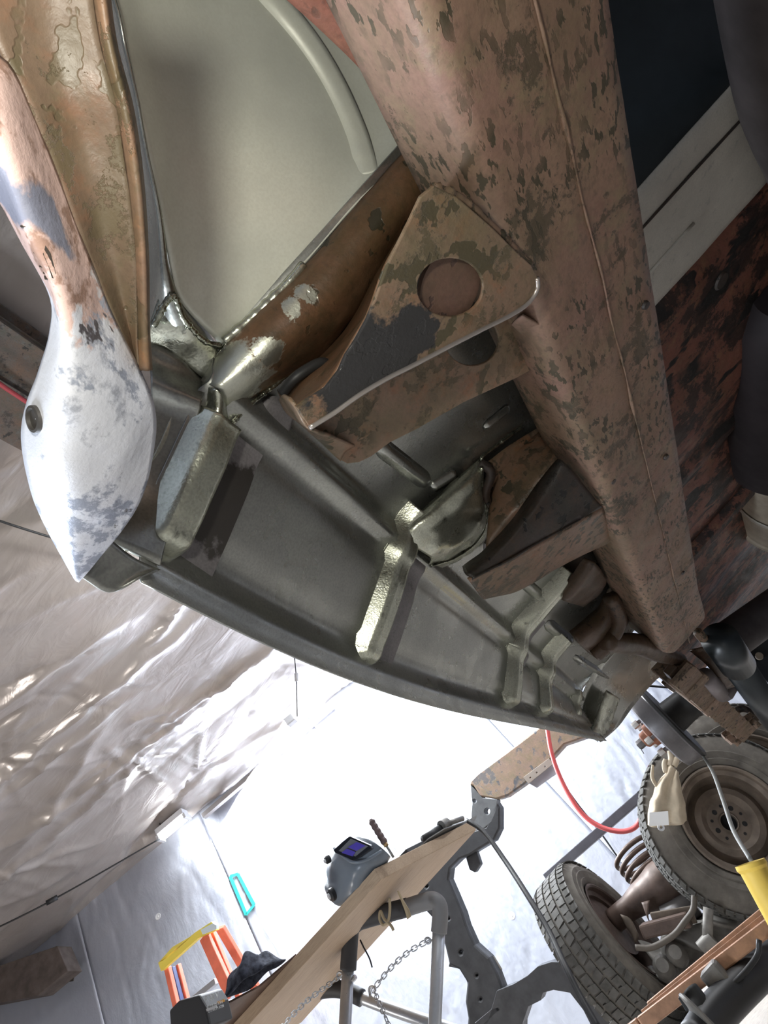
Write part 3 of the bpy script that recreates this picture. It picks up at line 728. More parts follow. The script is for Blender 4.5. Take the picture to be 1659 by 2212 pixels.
# front left kick: red flange between toe board and rail
surface('rail_top_flange', [
    [Z(590, -30, .372), Z(690, 60, .372), Z(790, 160, .372), Z(838, 235, .372), Z(860, 272, .372), Z(890, 298, .372)],
    [Z(640, -40, .360), Z(740, 50, .360), Z(815, 130, .360), Z(855, 210, .360), Z(880, 262, .360), Z(896, 300, .360)],
    [Z(770, -40, .352), Z(800, 40, .352), Z(840, 140, .352), Z(875, 220, .352), Z(895, 280, .352), Z(905, 330, .352)]], rust('dark red flange', (.19, .07, .045), (.16, .065, .04), (.22, .1, .06), (.03, .022, .015), 60, (1, .5, 1), .6, .5), frame, 40, 5)
# outrigger with body mount
outr = empty('outrigger', (.1, .24, .27)); outr.parent = frame; outr.location = Vector((.1, .24, .27)) - frame.location
bpy.context.view_layer.update()
zl = .268
h1 = [Z(x, y, zl) for x, y in [(970 + 70 * math.cos(a) * 1.02, 620 + 63 * math.sin(a)) for a in [2 * math.pi * i / 28 for i in range(28)]]]
lower = [(745, 765), (765, 735), (790, 690), (810, 640), (835, 570), (880, 480), (905, 425), (935, 400), (985, 425), (1060, 490), (1110, 540), (1145, 572), (1160, 598), (1160, 625), (1140, 655), (1100, 682), (1040, 712), (970, 748), (890, 790), (840, 815), (780, 850), (720, 892), (668, 924), (655, 905), (640, 880), (660, 862), (700, 838), (730, 800)]
def bk_mat():
    def ex(t, c, b):
        f = t.near(tuple(Z(800, 810, .262)), .034, .02, 40, (1, 1, 1))
        f = t.math('MAXIMUM', f, t.near(tuple(Z(900, 730, .262)), .018, .014, 40))
        return t.mix(f, c, (.035, .034, .034))
    return rust('outrigger rust', (.25, .17, .115), (.21, .135, .09), (.27, .13, .07), (.085, .07, .04), 60, (1, 1, 1), .55, .42, .56, ex, 26)
MT['outr'] = bk_mat()
plate('mount_plate', [Z(x, y, zl) for x, y in lower], .0025, MT['outr'], outr, [h1], .0008)
lathe('hole_back_plate', [(.0001, 0), (.024, 0), (.024, .003)], Z(974, 622, .2725), (0, 0, 1), rust('flat red brown', (.15, .085, .065), (.17, .095, .07), (.13, .08, .055), (.08, .05, .04), 60), outr, 32)
# rolled bright edge of the plate
tube('bright_plate_edge', [Z(x, y, zl - .0012) for x, y in [(1160, 600), (1160, 625), (1140, 655), (1100, 682), (1040, 712), (970, 748), (890, 790), (840, 815), (780, 850), (720, 892), (668, 924)]], .0017, simple('worn bright edge', (.55, .5, .46), .3, .8), outr, 8, 80)['label'] = 'shiny worn edge'
# front wall of the outrigger and its deep trough
surface('trough', [
    [Z(600, 845, .384), Z(640, 815, .384), Z(700, 765, .382), Z(760, 690, .380), Z(830, 560, .378), Z(930, 425, .374)],
    [Z(612, 868, .35), Z(650, 815, .345), Z(712, 768, .345), Z(775, 690, .345), Z(838, 570, .345), Z(935, 440, .345)],
    [Z(625, 880, .30), Z(668, 845, .30), Z(722, 790, .30), Z(785, 695, .30), Z(845, 575, .30), Z(935, 430, .30)],
    [Z(640, 880, zl + .002), Z(700, 838, zl + .002), Z(745, 765, zl + .002), Z(790, 690, zl + .002), Z(835, 570, zl + .002), Z(935, 400, zl + .002)]], MT['oldbrace'], outr, 60, 6, 'smooth', .002, .0015, 40)
surface('outrigger_nose', [
    [Z(604, 862, .33), Z(620, 890, .325), Z(650, 915, .32), Z(700, 960, .318), Z(735, 995, .318)],
    [Z(612, 855, .30), Z(635, 885, .29), Z(655, 915, .285), Z(700, 945, .30), Z(745, 975, .316)],
    [Z(628, 862, .275), Z(645, 885, .270), Z(668, 924, .269), Z(715, 940, .295), Z(765, 960, .314)]], MT['outr'], outr, 30, 6, 'smooth', .002, .0015, 40)
# cup shaped black rubber remains at the nose
tube('rubber_ring', [Z(610, 850, .335), Z(640, 815, .33), Z(690, 785, .33), Z(712, 790, .33)], .004, simple('perished rubber', (.02, .02, .02), .5), outr, 8, 24)
upz = .318
h2 = [Z(x, y, upz) for x, y in [(1018 + 58 * math.cos(a), 735 + 54 * math.sin(a)) for a in [2 * math.pi * i / 28 for i in range(28)]]]
upper = [(655, 905), (1150, 600), (1190, 700), (1212, 765), (1195, 770), (1160, 790), (1115, 815), (1000, 868), (900, 925), (840, 955), (800, 985), (775, 997), (748, 1000), (730, 990), (715, 975), (690, 945)]
plate('upper_plate', [Z(x, y, upz) for x, y in upper], .0025, MT['outr'], outr, [h2], .0008)
surface('rail_gusset_roll', [[Z(1105, 700, .30), Z(1150, 740, .31), Z(1200, 762, upz)], [Z(1115, 690, .29), Z(1170, 725, .295), Z(1215, 760, .305)], [Z(1130, 680, .283), Z(1185, 715, .285), Z(1228, 775, .29)]], MT['rail'], outr, 16, 4)
tube('weld_bead', [Z(935, 402, .276), Z(1000, 432, .276), Z(1080, 505, .276), Z(1148, 575, .276)], .003, MT['rail'], outr, 8, 50, True, lambda t: .7 + 1. * abs(noise.noise(Vector((t * 37, 3, 0)))))
# second, smaller gusset with black top
gus = empty('gusset_bracket', (.1, .55, .3)); gus.parent = frame; gus.location = Vector((.1, .55, .3)) - frame.location
bpy.context.view_layer.update()
gz = .288
surface('black_plate', [
    [Z(1205, 992, .322), Z(1165, 1040, .322), Z(1110, 1120, .322), Z(1050, 1185, .322), Z(1000, 1225, .322)],
    [Z(1222, 1002, .305), Z(1190, 1060, .300), Z(1130, 1135, .296), Z(1065, 1200, .296), Z(1005, 1240, .30)],
    [Z(1285, 1078, .290), Z(1240, 1120, .288), Z(1180, 1160, .288), Z(1100, 1210, .288), Z(1020, 1248, .292)],
    [Z(1300, 1095, .286), Z(1258, 1118, .286), Z(1190, 1157, .286), Z(1110, 1202, .286), Z(1020, 1252, .290)]], MT['black_rust'], gus, 40, 5, 'smooth', .0022, .001, 40)
surface('rear_flange', [
    [Z(1300, 1095, .290), Z(1258, 1118, .290), Z(1190, 1157, .290), Z(1110, 1202, .290), Z(1010, 1250, .294)],
    [Z(1330, 1158, .306), Z(1290, 1180, .306), Z(1210, 1215, .306), Z(1120, 1262, .306), Z(1040, 1290, .306)],
    [Z(1332, 1162, .310), Z(1285, 1186, .310), Z(1210, 1222, .310), Z(1125, 1272, .312), Z(1050, 1292, .312)]], MT['bracket'], gus, 40, 5, 'smooth', .002, .001, 40)
surface('front_web', [
    [Z(1205, 992, .322), Z(1165, 1040, .322), Z(1110, 1120, .322), Z(1050, 1185, .322)],
    [Z(1160, 930, .385), Z(1110, 965, .385), Z(1075, 1000, .385), Z(1062, 1040, .385)]], MT['bracket'], gus, 20, 5)
surface('inner_brace', [
    [Z(1050, 1000, .384), Z(1100, 962, .384), Z(1160, 925, .384), Z(1190, 905, .384)],
    [Z(1058, 1035, .374), Z(1112, 1000, .372), Z(1175, 960, .372), Z(1205, 945, .372)],
    [Z(1085, 1105, .374), Z(1130, 1060, .374), Z(1190, 1010, .374), Z(1225, 990, .374)],
    [Z(1092, 1132, .386), Z(1140, 1080, .386), Z(1200, 1020, .386), Z(1240, 1000, .386)]], MT['bracket'], gus, 24, 5)
c = Z(1139, 984, .3705); lathe('bolt_hole', [(.0001, -.0006), (.0045, -.0004), (.005, .002)], c, c, MT['black_rust'], gus, 18)
tube('twisted_strap', [Z(1035, 1000, .380), Z(1060, 1020, .368), Z(1050, 1070, .365), Z(1068, 1110, .36), Z(1062, 1150, .345), Z(1050, 1175, .34)], .006, MT['black_rust'], gus, 8, 40, True, lambda t: 1 - .5 * t)
surface('sill_behind', [[Z(1045, 1075, .389), Z(1085, 1125, .389)], [Z(1045, 1190, .386), Z(1100, 1140, .386)]], MT['flange'], gus, 6, 3)
# body-mount hooks at the far end of the rail
hk = empty('shackle_hook', (.12, 1.25, .33)); hk.parent = frame; hk.location = Vector((.12, 1.25, .33)) - frame.location
bpy.context.view_layer.update()
tube('hook_arm', [Z(1470, 1425, .315), Z(1430, 1412, .32), Z(1380, 1392, .325), Z(1335, 1390, .325), Z(1308, 1385, .33)], .022, MT['hook'], hk, 12, 30, True, lambda t: .75 + .35 * math.sin(t * 3))
tube('hook_upright', [Z(1285, 1415, .335), Z(1312, 1390, .33), Z(1335, 1350, .335), Z(1332, 1320, .345), Z(1318, 1290, .36)], .015, MT['hook'], hk, 10, 30)
surface('saddle', [[Z(1230, 1365, .372), Z(1262, 1340, .372), Z(1300, 1300, .372), Z(1330, 1240, .372)], [Z(1245, 1385, .350), Z(1280, 1360, .345), Z(1315, 1325, .350), Z(1345, 1290, .36)], [Z(1265, 1405, .345), Z(1300, 1385, .338), Z(1325, 1350, .345), Z(1350, 1310, .36)], [Z(1285, 1420, .36), Z(1325, 1400, .36), Z(1345, 1365, .36), Z(1365, 1330, .37)]], MT['hook'], hk, 24, 6, 'smooth', .003, .003, 40)
surface('upper_bracket', [[Z(1205, 1290, .375), Z(1235, 1240, .37), Z(1262, 1205, .36)], [Z(1225, 1300, .365), Z(1262, 1250, .35), Z(1285, 1215, .345)], [Z(1260, 1310, .375), Z(1300, 1275, .365), Z(1310, 1250, .36)]], MT['hook'], hk, 14, 4, 'smooth', .003, .003, 40)
# inboard underbody seen past the rail
MT['tunnel'] = simple('blue black undercoat', (.018, .024, .028), .5, 0, .5, 10, .3)
MT['grey_floor'] = steel('dull galvanised strip', (.62, .58, .50), (.3, .28, .26), .55, .2, .6, 0, 10)
MT['old_floor'] = rust('old red floor', (.20, .075, .05), (.13, .05, .035), (.20, .1, .05), (.012, .01, .009), 26, (.35, 1, 1), .50, .55, .54, None, 9)
surface('tunnel_panel', [[Vector((.25, -.3, .52)), Vector((.6, -.3, .56)), Vector((2.2, -.3, .54))], [Vector((.25, .1, .55)), Vector((.6, .1, .6)), Vector((2.2, .1, .58))],
    [Vector((.25, .35, .55)), Vector((.6, .35, .6)), Vector((2.2, .35, .58))], [Vector((.25, .505, .453)), Vector((.6, .508, .456)), Vector((2.2, .505, .456))]], MT['tunnel'], body, 20, 6)
surface('grey_crossmember_panel', [[Vector((.25, .498, .452)), Vector((.6, .503, .455)), Vector((2.2, .5, .455))], [Vector((.25, .52, .447)), Vector((.6, .522, .448)), Vector((2.2, .52, .447))], [Vector((.25, .56, .449)), Vector((.6, .565, .449)), Vector((2.2, .56, .449))],
    [Vector((.25, .60, .452)), Vector((.6, .605, .452)), Vector((2.2, .60, .452))], [Vector((.25, .687, .450)), Vector((.6, .69, .450)), Vector((2.2, .68, .45))]], MT['grey_floor'], body, 30, 6, 'smooth', .002, .0025, 12)
tube('pressed_line', [Vector((.26, .63, .4495)), Vector((.4, .628, .449)), Vector((.56, .625, .4495))], .0025, MT['grey_floor'], body, 6, 20)
tube('pressed_line', [Vector((.26, .548, .447)), Vector((.5, .548, .4465)), Vector((.75, .55, .447))], .002, MT['black_rust'], body, 6, 20)
rows = []
for i, y in enumerate(np.linspace(.685, 3.0, 90)):
    z = .445 + .012 * math.sin((y - .685) * 14) + (.02 if y < .72 else 0)
    if 1.15 < y < 1.25: z -= .02 * math.sin((y - 1.15) / .1 * math.pi)
    rows.append([Vector((x, y, z + .004 * noise.noise(Vector((x * 6, y * 6, 0))))) for x in np.linspace(.25, 2.2, 34)])
vs, fs = grid(rows); mesh('old_floor_panel', vs, fs, MT['old_floor'], body, True, .002)
lathe('floor_plug', [(.0001, -.001), (.012, -.001), (.014, .002)], Z(1560, 607, .43), (0, 0, 1), MT['black_rust'], body, 18)
bar('floor_rib', Vector((.27, 1.55, .425)), Vector((1.2, 1.5, .425)), .05, .03, MT['rail_dark'], body, (0, 0, 1), .006)

# propeller shaft and exhaust silencer on the right
MT['shaft'] = simple('dark dusty tube', (.052, .044, .044), .6, 0, .35, 9, .4, .3)
ds = empty('propeller_shaft', (.56, .4, .34), 'big dark dusty pipe along the right edge, inboard of the rusty rail', 'pipe')
tube('pipe', [Vector((.60, -.5, .36)), Vector((.60, .1, .36)), Vector((.655, .45, .36)), Vector((.76, .7, .37)), Vector((.86, 1.1, .38))], .088, MT['shaft'], ds, 40, 60)
dk = empty('gearbox_tail', (.68, 1.1, .38), 'round black casing hanging in the dark above the beige silencer', 'gearbox')
lathe('casing', [(.0001, -.30), (.07, -.30), (.10, -.25), (.11, -.1), (.12, .0), (.125, .19), (.118, .24), (.09, .262), (.0001, .265)], (.735, 1.2, .40), (0, 1, 0), simple('black casing', (.016, .012, .013), .6, 0, .3, 12, .3), dk, 40)
mf = empty('exhaust_silencer', (.8, 1.8, .38), 'beige seamed exhaust silencer end at the right edge, below the black casing', 'exhaust')
MT['beige'] = simple('dusty beige sheet', (.36, .31, .24), .55, .2, .5, 16, .22, .2)
lathe('shell', [(.0001, -.20), (.10, -.20), (.13, -.19), (.138, -.17), (.138, .25), (.143, .255), (.143, .27), (.135, .275), (.10, .29), (.0001, .30)], (.80, 1.62, .40), (.03, 1, 0), MT['beige'], mf, 48)
tube('seam', [Vector((.672, 1.44, .36)), Vector((.672, 1.6, .36)), Vector((.675, 1.88, .358))], .006, MT['beige'], mf, 8, 20)
lathe('band', [(.139, 0), (.142, .004), (.142, .016), (.139, .02)], (.80, 1.70, .40), (.03, 1, 0), simple('bright band', (.5, .48, .42), .4, .5), mf, 48)

# ------------------------------------------------------------------ rear suspension of the car
ls = empty('leaf_spring', (.22, 2.0, .25), 'dirty brown leaf spring pack running back from the end of the rusty rail', 'leaf spring')
def spring_c(t): return Y(1442 + (1585 - 1442) * t, 1432 + (1562 - 1432) * t + 4 * math.sin(t * 3.1), 1.58 + .95 * t)
sx = Vector((1, .0, 0))
for k in range(7):
    t0, t1 = -.02, 1 - .07 * k if k else 1.02
    t0 = .0 + .03 * k
    rows_b = []; n = 26
    vs = []; fs = []
    for i in range(n + 1):
        t = t0 + (t1 - t0) * i / n; p = spring_c(t) + Vector((0, 0, -.013 * (6 - k) + .028))
        for a, b in ((-1, -1), (1, -1), (1, 1), (-1, 1)):
            vs.append(p + Vector((a * .034, 0, b * .0058 + .001 * noise.noise(p * 30 + Vector((a, b, k))))))
    for i in range(n):
        for q in range(4): fs.append((i * 4 + q, i * 4 + (q + 1) % 4, (i + 1) * 4 + (q + 1) % 4, (i + 1) * 4 + q))
    fs += [(0, 1, 2, 3), (n * 4, n * 4 + 1, n * 4 + 2, n * 4 + 3)]
    mesh('leaf', vs, fs, MT['spring'], ls, False, 0, .0015)
for t in (.12, .42):
    p = spring_c(t); box('clip', p + Vector((0, 0, -.012)), Vector((.039, 0, 0)), Vector((0, .012, -.001)), Vector((0, 0, .055)), MT['spring'], ls, .003)
for t in (.5, .58, .68, .76, .84, .91):   # worn steps of the leaf tips seen from below
    p = spring_c(t) + Vector((0, 0, -.052)); box('leaf_tip', p, Vector((.034, 0, 0)), Vector((0, .03, -.002)), Vector((0, 0, .004)), MT['spring'], ls, .002)
ub = empty('spring_clamp', Y(1590, 1585, 2.5), 'rusty spring clamp plate with threaded bolts below the end of the leaf spring', 'clamp')
P = lambda x, y, d=2.5: Y(x, y, d)
bar('clamp_plate', P(1562, 1592), P(1625, 1545), .07, .02, MT['spring'], ub, (0, 0, 1), .003)
for a, b in (((1568, 1583), (1598, 1608)), ((1612, 1545), (1640, 1570))):
    tube('threaded_bolt', [P(*a), P(*b)], .012, MT['spring'], ub, 12)
    c = P(a[0] + (b[0] - a[0]) * .42, a[1] + (b[1] - a[1]) * .42); d = (P(*b) - P(*a)).normalized()
    lathe('nut', [(.0001, -.014), (.022, -.014), (.022, .014), (.0001, .014)], c, d, MT['spring'], ub, 6)
tube('eye_ring', [P(1604 + 20 * math.cos(a), 1548 + 17 * math.sin(a)) for a in [2.4 + 5.4 * i / 14 for i in range(15)]], .012, MT['black_rust'], ub, 10, 40)
bar('cross_bar', P(1588, 1570, 2.56), P(1690, 1500, 2.56), .03, .02, simple('dull grey bar', (.28, .29, .3), .45, .5), ub)
# drum
dr = empty('brake_drum', Vector((.115, 2.35, .31)), 'grey-black brake drum with wheel studs and rusty hub, beside the leaf spring', 'brake drum')
MT['drum'] = simple('drum casting', (.105, .098, .10), .42, .35, .5, 20, .25, .2)
MT['dark'] = simple('sooty black', (.02, .02, .02), .55, .1, .4, 14, .3)
dc = Y(1436, 1562, 2.35); dax = Vector((-1, .10, .12)).normalized()
lathe('drum_shell', [(.05, .048), (.122, .046), (.140, .040), (.1435, .03), (.1435, -.012), (.148, -.016), (.148, -.022), (.14, -.024), (.13, -.02)], dc, dax, MT['drum'], dr, 64)
lathe('backing_plate', [(.0001, -.03), (.145, -.03), (.150, -.026), (.150, -.018), (.0001, -.018)], dc, dax, MT['dark'], dr, 56)
MT['hubrust'] = simple('orange rust hub', (.27, .115, .07), .7, 0, .3, 30, .3, .3)
lathe('hub', [(.0001, .10), (.02, .10), (.026, .095), (.028, .075), (.038, .07), (.042, .048), (.10, .047)], dc, dax, MT['hubrust'], dr, 32)
lathe('axle_nut', [(.0001, .125), (.014, .125), (.016, .12), (.016, .1), (.0001, .1)], dc, dax, MT['drum'], dr, 6, 20)
tube('split_pin', [dc + dax * .122, dc + dax * .13 + Vector((0, -.01, -.03))], .0015, MT['drum'], dr, 5)
n1 = dax.orthogonal().normalized(); n2 = dax.cross(n1)
for i in range(5):
    a = 2 * math.pi * (i + .4) / 5; c = dc + (n1 * math.cos(a) + n2 * math.sin(a)) * .0605
    st = lathe('wheel_stud', [(.0001, .085), (.0055, .084), (.0062, .08), (.0062, .046), (.0001, .046)], c, dax, MT['drum'], dr, 12)
    lathe('nut', [(.0062, .088), (.011, .088), (.012, .084), (.012, .066), (.0062, .064)], c, dax, simple('dull nut', (.4, .38, .36), .4, .7) if i == 0 else bpy.data.materials['dull nut'], dr, 6, 20)
tube('axle_stub', [dc - dax * .02, dc - dax * .10, dc - dax * .22], .052, MT['dark'], dr, 28, 20, True, lambda t: 1.1 - .25 * t)
tube('brake_pipe', [dc - dax * .035 + Vector((0, 0, .14)), dc - dax * .06 + Vector((.0, 0, .128)), Y(1476, 1488, 2.3)], .004, MT['dark'], dr, 6, 12)
tag(tube('loose_grey_wire', [dc + dax * -.0 + Vector((.0, -.01, -.145)), Y(1540, 1668, 2.25), Y(1562, 1728, 2.1), Y(1585, 1795, 1.95), Y(1622, 1858, 1.75)], .0055, simple('grey wire', (.22, .22, .20), .5), None, 8, 50), 'stiff grey wire hanging from the brake drum across the upright loose wheel', 'wire')
# shock absorber and small pieces to the right
sh = empty('shock_absorber', (.35, 2, .25), 'matt black tubular shock absorber slanting down to the right edge beside the leaf spring', 'shock absorber')
MT['shock'] = simple('black shock paint', (.012, .016, .018), .35, 0, .5)
a, b = Y(1553, 1378, 1.62), Y(1705, 1600, 2.5)
ax = (b - a)
tube('upper_tube', [a + ax * .01, a + ax * .2], .044, MT['shock'], sh, 32)
tube('lower_tube', [a + ax * .2, b], .039, MT['shock'], sh, 32)
tube('rod', [Y(1508, 1366, 1.6), Y(1560, 1430, 1.8)], .012, MT['bracket'], sh, 10)
hb = empty('hanger_bracket', (.3, 1.7, .3), 'dark rusty spring hanger bracket between rail end and black shock absorber', 'bracket')
surface('plate', [[Y(1490, 1405, 1.7), Y(1530, 1440, 1.8), Y(1560, 1490, 1.9)], [Y(1530, 1400, 1.7), Y(1570, 1435, 1.8), Y(1590, 1480, 1.9)], [Y(1545, 1425, 1.75), Y(1585, 1450, 1.8), Y(1592, 1472, 1.9)]], MT['hook'], hb, 14, 4, 'smooth', .006)
lathe('bush', [(.0001, -.05), (.028, -.05), (.032, -.04), (.032, .04), (.028, .05), (.0001, .05)], Y(1572, 1470, 1.95), (1, .3, .2), MT['shaft'], hb, 24)
tube('pin', [Y(1524, 1460, 1.75), Y(1560, 1500, 1.95)], .022, simple('grey bush', (.13, .11, .11), .5), hb, 14)
bar('strap', Y(1447, 1445, 1.62), Y(1470, 1480, 1.75), .03, .02, MT['hook'], hb)
lathe('nut', [(.0001, -.02), (.02, -.02), (.02, .02), (.0001, .02)], Y(1452, 1473, 1.8), (-1, .2, 0), MT['hook'], hb, 6, 20)
ax_ = empty('axle_housing', (.6, 2.6, .3), 'black axle housing lying across behind the shock absorber at the right edge', 'axle')
tube('tube', [Y(1560, 1395, 2.1), Y(1720, 1280, 2.3)], .06, MT['shaft'], ax_, 24, 12)
bar('torque_arm', Y(1640, 1430, 2.4), Y(1720, 1520, 2.4), .07, .06, MT['shock'], ax_)
bar('torque_arm', Y(1598, 1440, 2.6), Y(1720, 1345, 2.6), .12, .12, MT['dark'], ax_)
lathe('bolt', [(.0001, -.01), (.012, -.01), (.012, .004)], Y(1640, 1418, 2.32), (0, 1, 0), MT['beige'], ax_, 12)

# ------------------------------------------------------------------ loose wheels, rear axle on its dolly
MT['rubber'] = simple('dusty tyre rubber', (.135, .122, .105), .75, 0, .3, 18, .3, .3)
MT['rubber_dark'] = simple('tread rubber', (.095, .092, .085), .8, 0, .3, 24, .3, .3)
MT['rim'] = simple('dusty rusted rim', (.17, .135, .105), .55, .2, .4, 14, .3, .2)
MT['rimdark'] = simple('dark rim well', (.08, .055, .045), .6, .1, .4, 14, .3)
def wheel(c, axis, label, R=.345, W=.2, group=None, face=1, rimmat=None, blocks=64):
    c = Vector(c); ax = Vector(axis).normalized()      # axis points out of the open face
    t = empty('wheel', c, label, 'wheel', group)
    h = W / 2; r0 = .205
    prof = [(r0, h * .80), (r0 + .012, h * .97), (r0 + .03, h * 1.06), (r0 + .034, h * 1.02), (r0 + .06, h * 1.10), (r0 + .064, h * 1.07), (r0 + .085, h * 1.06), (R - .045, h * .98), (R - .022, h * .86), (R - .010, h * .72), (R - .008, h * .4), (R - .007, 0)]
    prof = prof + [(r, -z) for r, z in prof[-2::-1]] + [(r0 - .002, -h * .8), (r0 - .004, 0)]
    lathe('tyre', prof, c, ax, MT['rubber'], t, 96, 30, True)
    n1 = ax.orthogonal().normalized(); n2 = ax.cross(n1); vs = []; fs = []
    def put(a, x, da, dx, lift, sk=0):
        base = len(vs)
        for rr in (R - .010, R + lift):
            for sa, sx_ in ((-1, -1), (1, -1), (1, 1), (-1, 1)):
                aa = a + sa * da + sx_ * sk
                q = rr - (.014 if abs(x + sx_ * dx) > h * .8 and rr > R - .009 else 0)
                vs.append(c + (n1 * math.cos(aa) + n2 * math.sin(aa)) * q + ax * (x + sx_ * dx))
        fs.extend([(base, base + 1, base + 2, base + 3), (base + 4, base + 5, base + 6, base + 7)] + [(base + i, base + (i + 1) % 4, base + 4 + (i + 1) % 4, base + 4 + i) for i in range(4)])
    rws = [(-.80, .13, .9), (-.42, .16, 1), (0, .17, 1), (.42, .16, 1), (.80, .13, .9)]
    for ri, (xx, dx, q) in enumerate(rws):
        for k in range(blocks):
            a = 2 * math.pi * (k + .5 * (ri % 2)) / blocks
            put(a, xx * h, math.pi / blocks * .80, dx * h, .0, .012 * (1 if ri % 2 else -1) * (1 if k % 2 else .3))
            if ri in (1, 2, 3) and k % 2 == 0:
                put(a + math.pi / blocks, xx * h + dx * h * .4, math.pi / blocks * .35, dx * h * .5, -.001, 0)
    o = mesh('tread', vs, fs, MT['rubber_dark'], t, False); o['kind'] = 'stuff'
    # rim
    rp = [(r0 + .004, h * .98), (r0 - .004, h * 1.0), (r0 - .010, h * .94), (r0 - .013, h * .78), (r0 - .030, h * .70), (r0 - .034, h * .3), (r0 - .045, h * .05), (r0 - .045, -h * .5), (r0 - .02, -h * .7), (r0 - .012, -h * .95), (r0 + .004, -h * 1.0)]
    lathe('rim', rp, c, ax, rimmat or MT['rim'], t, 72, 30)
    f = face * h
    lathe('wheel_disc', [(r0 - .044, .0 * f), (.150, .05 * f), (.135, .25 * f), (.11, .30 * f), (.092, .12 * f), (.086, .06 * f), (.042, .05 * f), (.037, .12 * f), (.033, .10 * f), (.033, -.1 * f)], c, ax, rimmat or MT['rim'], t, 64, 30)
    lathe('centre_bore', [(.0001, -.08 * f), (.034, -.08 * f)], c, ax, MT['dark'], t, 32)
    for i in range(5):
        a = 2 * math.pi * i / 5 + .35
        for rr, rd in ((.0605, .0095),):
            q = c + (n1 * math.cos(a) + n2 * math.sin(a)) * rr
            lathe('lug_hole', [(.0001, .055 * f + .0012), (rd, .055 * f + .0014), (rd + .002, .055 * f - .002)], q, ax, MT['dark'], t, 16)
        a += .63; q = c + (n1 * math.cos(a) + n2 * math.sin(a)) * .066
        lathe('vent_hole', [(.0001, .055 * f + .0012), (.006, .055 * f + .0014), (.007, .055 * f - .002)], q, ax, MT['dark'], t, 12)
    return t
cR = Y(1606, 1806, 3.22); cR.z = max(cR.z, FLOOR + .36)
wheel(cR, Vector((.30, -1, -.0)), 'upright loose wheel showing its dusty dished steel rim to the camera', .36, .215)
wheel(cR + Vector((.22, .34, .03)), Vector((.25, -1, 0)), 'second upright wheel standing directly behind the dished one, only its tread arc showing', .37, .2)
cL = Y(1298, 2022, 3.3)
cL.z = .055
wheel(cL, Vector((1, -.10, .0)), 'dusty wheel at the left end of the loose rear axle, block tread toward the camera', .345, .225, None, -1, MT['rimdark'], 58)
axl = empty('rear_axle', cL + Vector((.5, 0, 0)), 'brown loose rear axle with brackets between the left tyre and the upright wheel', 'axle')
MT['axle'] = simple('brown painted axle', (.105, .07, .055), .5, .2, .5, 20, .3, .2)
A = lambda x, y, d=3.35: Y(x, y, d)
tube('axle_tube', [A(1325, 1990), A(1380, 1945), A(1415, 1922), A(1450, 1895), A(1500, 1860)], .078, MT['axle'], axl, 28, 30, True, lambda t: .62 if t < .2 else min(1.15, .62 + (t - .2) * 1.3))
lathe('brake_plate', [(.0001, -.02), (.13, -.02), (.14, 0), (.0001, .02)], A(1322, 1994), (1, -.1, 0), MT['rimdark'], axl, 36)
surface('spring_perch', [[A(1340, 1975, 3.2), A(1362, 1985, 3.2), A(1380, 2020, 3.2)], [A(1352, 2000, 3.2), A(1365, 2020, 3.2), A(1372, 2040, 3.2)]], MT['rim'], axl, 8, 3, 'smooth', .006)
surface('triangular_web', [[A(1386, 1950, 3.22), A(1395, 1975, 3.2), A(1404, 1995, 3.2)], [A(1404, 1945, 3.22), A(1400, 1975, 3.2), A(1406, 1998, 3.2)]], MT['axle'], axl, 8, 3, 'smooth', .006)
bar('control_arm', A(1388, 2012, 3.1), A(1490, 1985, 3.1), .10, .05, MT['axle'], axl, (0, 0, 1), .008)
bar('control_arm', A(1410, 1990, 3.14), A(1500, 1975, 3.14), .02, .06, MT['rim'], axl, (0, 0, 1), .004)
tube('brake_hose', [A(1373, 2047, 3.0), A(1410, 2046, 3), A(1455, 2020, 3), A(1480, 1990, 3), A(1497, 1965, 3), A(1500, 1935, 3)], .011, simple('dusty hose', (.09, .075, .06), .6), axl, 10, 40)
MT['casting'] = simple('grey oily castings', (.16, .15, .135), .55, .3, .5, 12, .4, .5)
dif = empty('differential_casting', A(1500, 2040, 3.4), 'oily grey axle castings and brackets resting behind the brown rail bars', 'casting')
def P34(x, y, d=3.35): return Y(x, y, d)
surface('casing', [[P34(1385, 2040, 3.25), P34(1450, 2020, 3.3), P34(1530, 1980, 3.3), P34(1640, 1930, 3.3)], [P34(1400, 2080, 3.1), P34(1460, 2065, 3.15), P34(1540, 2010, 3.1), P34(1660, 1960, 3.2)], [P34(1430, 2130, 3.3), P34(1480, 2100, 3.3), P34(1560, 2050, 3.3), P34(1680, 1980, 3.3)]], MT['casting'], dif, 50, 10, 'smooth', .01, .10, 9)
for q in ((1462, 2062, .04), (1435, 2090, .04)):
    lathe('boss', [(.0001, -.08), (q[2] * .7, -.08), (q[2], -.05), (q[2], .03), (q[2] * .6, .06), (.0001, .06)], P34(q[0], q[1], 3.12), (.2, -1, .2), MT['casting'], dif, 24)
tube('link_rod', [P34(1530, 1962, 2.95), P34(1528, 2032, 2.95)], .018, MT['casting'], dif, 12)
lathe('rod_end', [(.0001, -.03), (.025, -.03), (.025, .03), (.0001, .03)], P34(1527, 2037, 2.95), (1, 0, 0), MT['casting'], dif, 18)
tube('damper', [P34(1440, 1985, 3.3), P34(1500, 1950, 3.3)], .05, simple('grey damper', (.18, .17, .17), .4, .3), dif, 20)
dol = empty('dolly', Vector((-.55, 3.4, FLOOR)), 'black low dolly board under the oily axle castings', 'dolly')
q1, q2 = Y(1440, 2135, 3.05), Y(1640, 1975, 3.05)
zt = FLOOR + .10
box('deck', Vector((-.37, 3.70, zt)), Vector((.24, .0, 0)), Vector((0, .15, 0)), Vector((0, 0, .03)), MT['dark'], dol, .006)
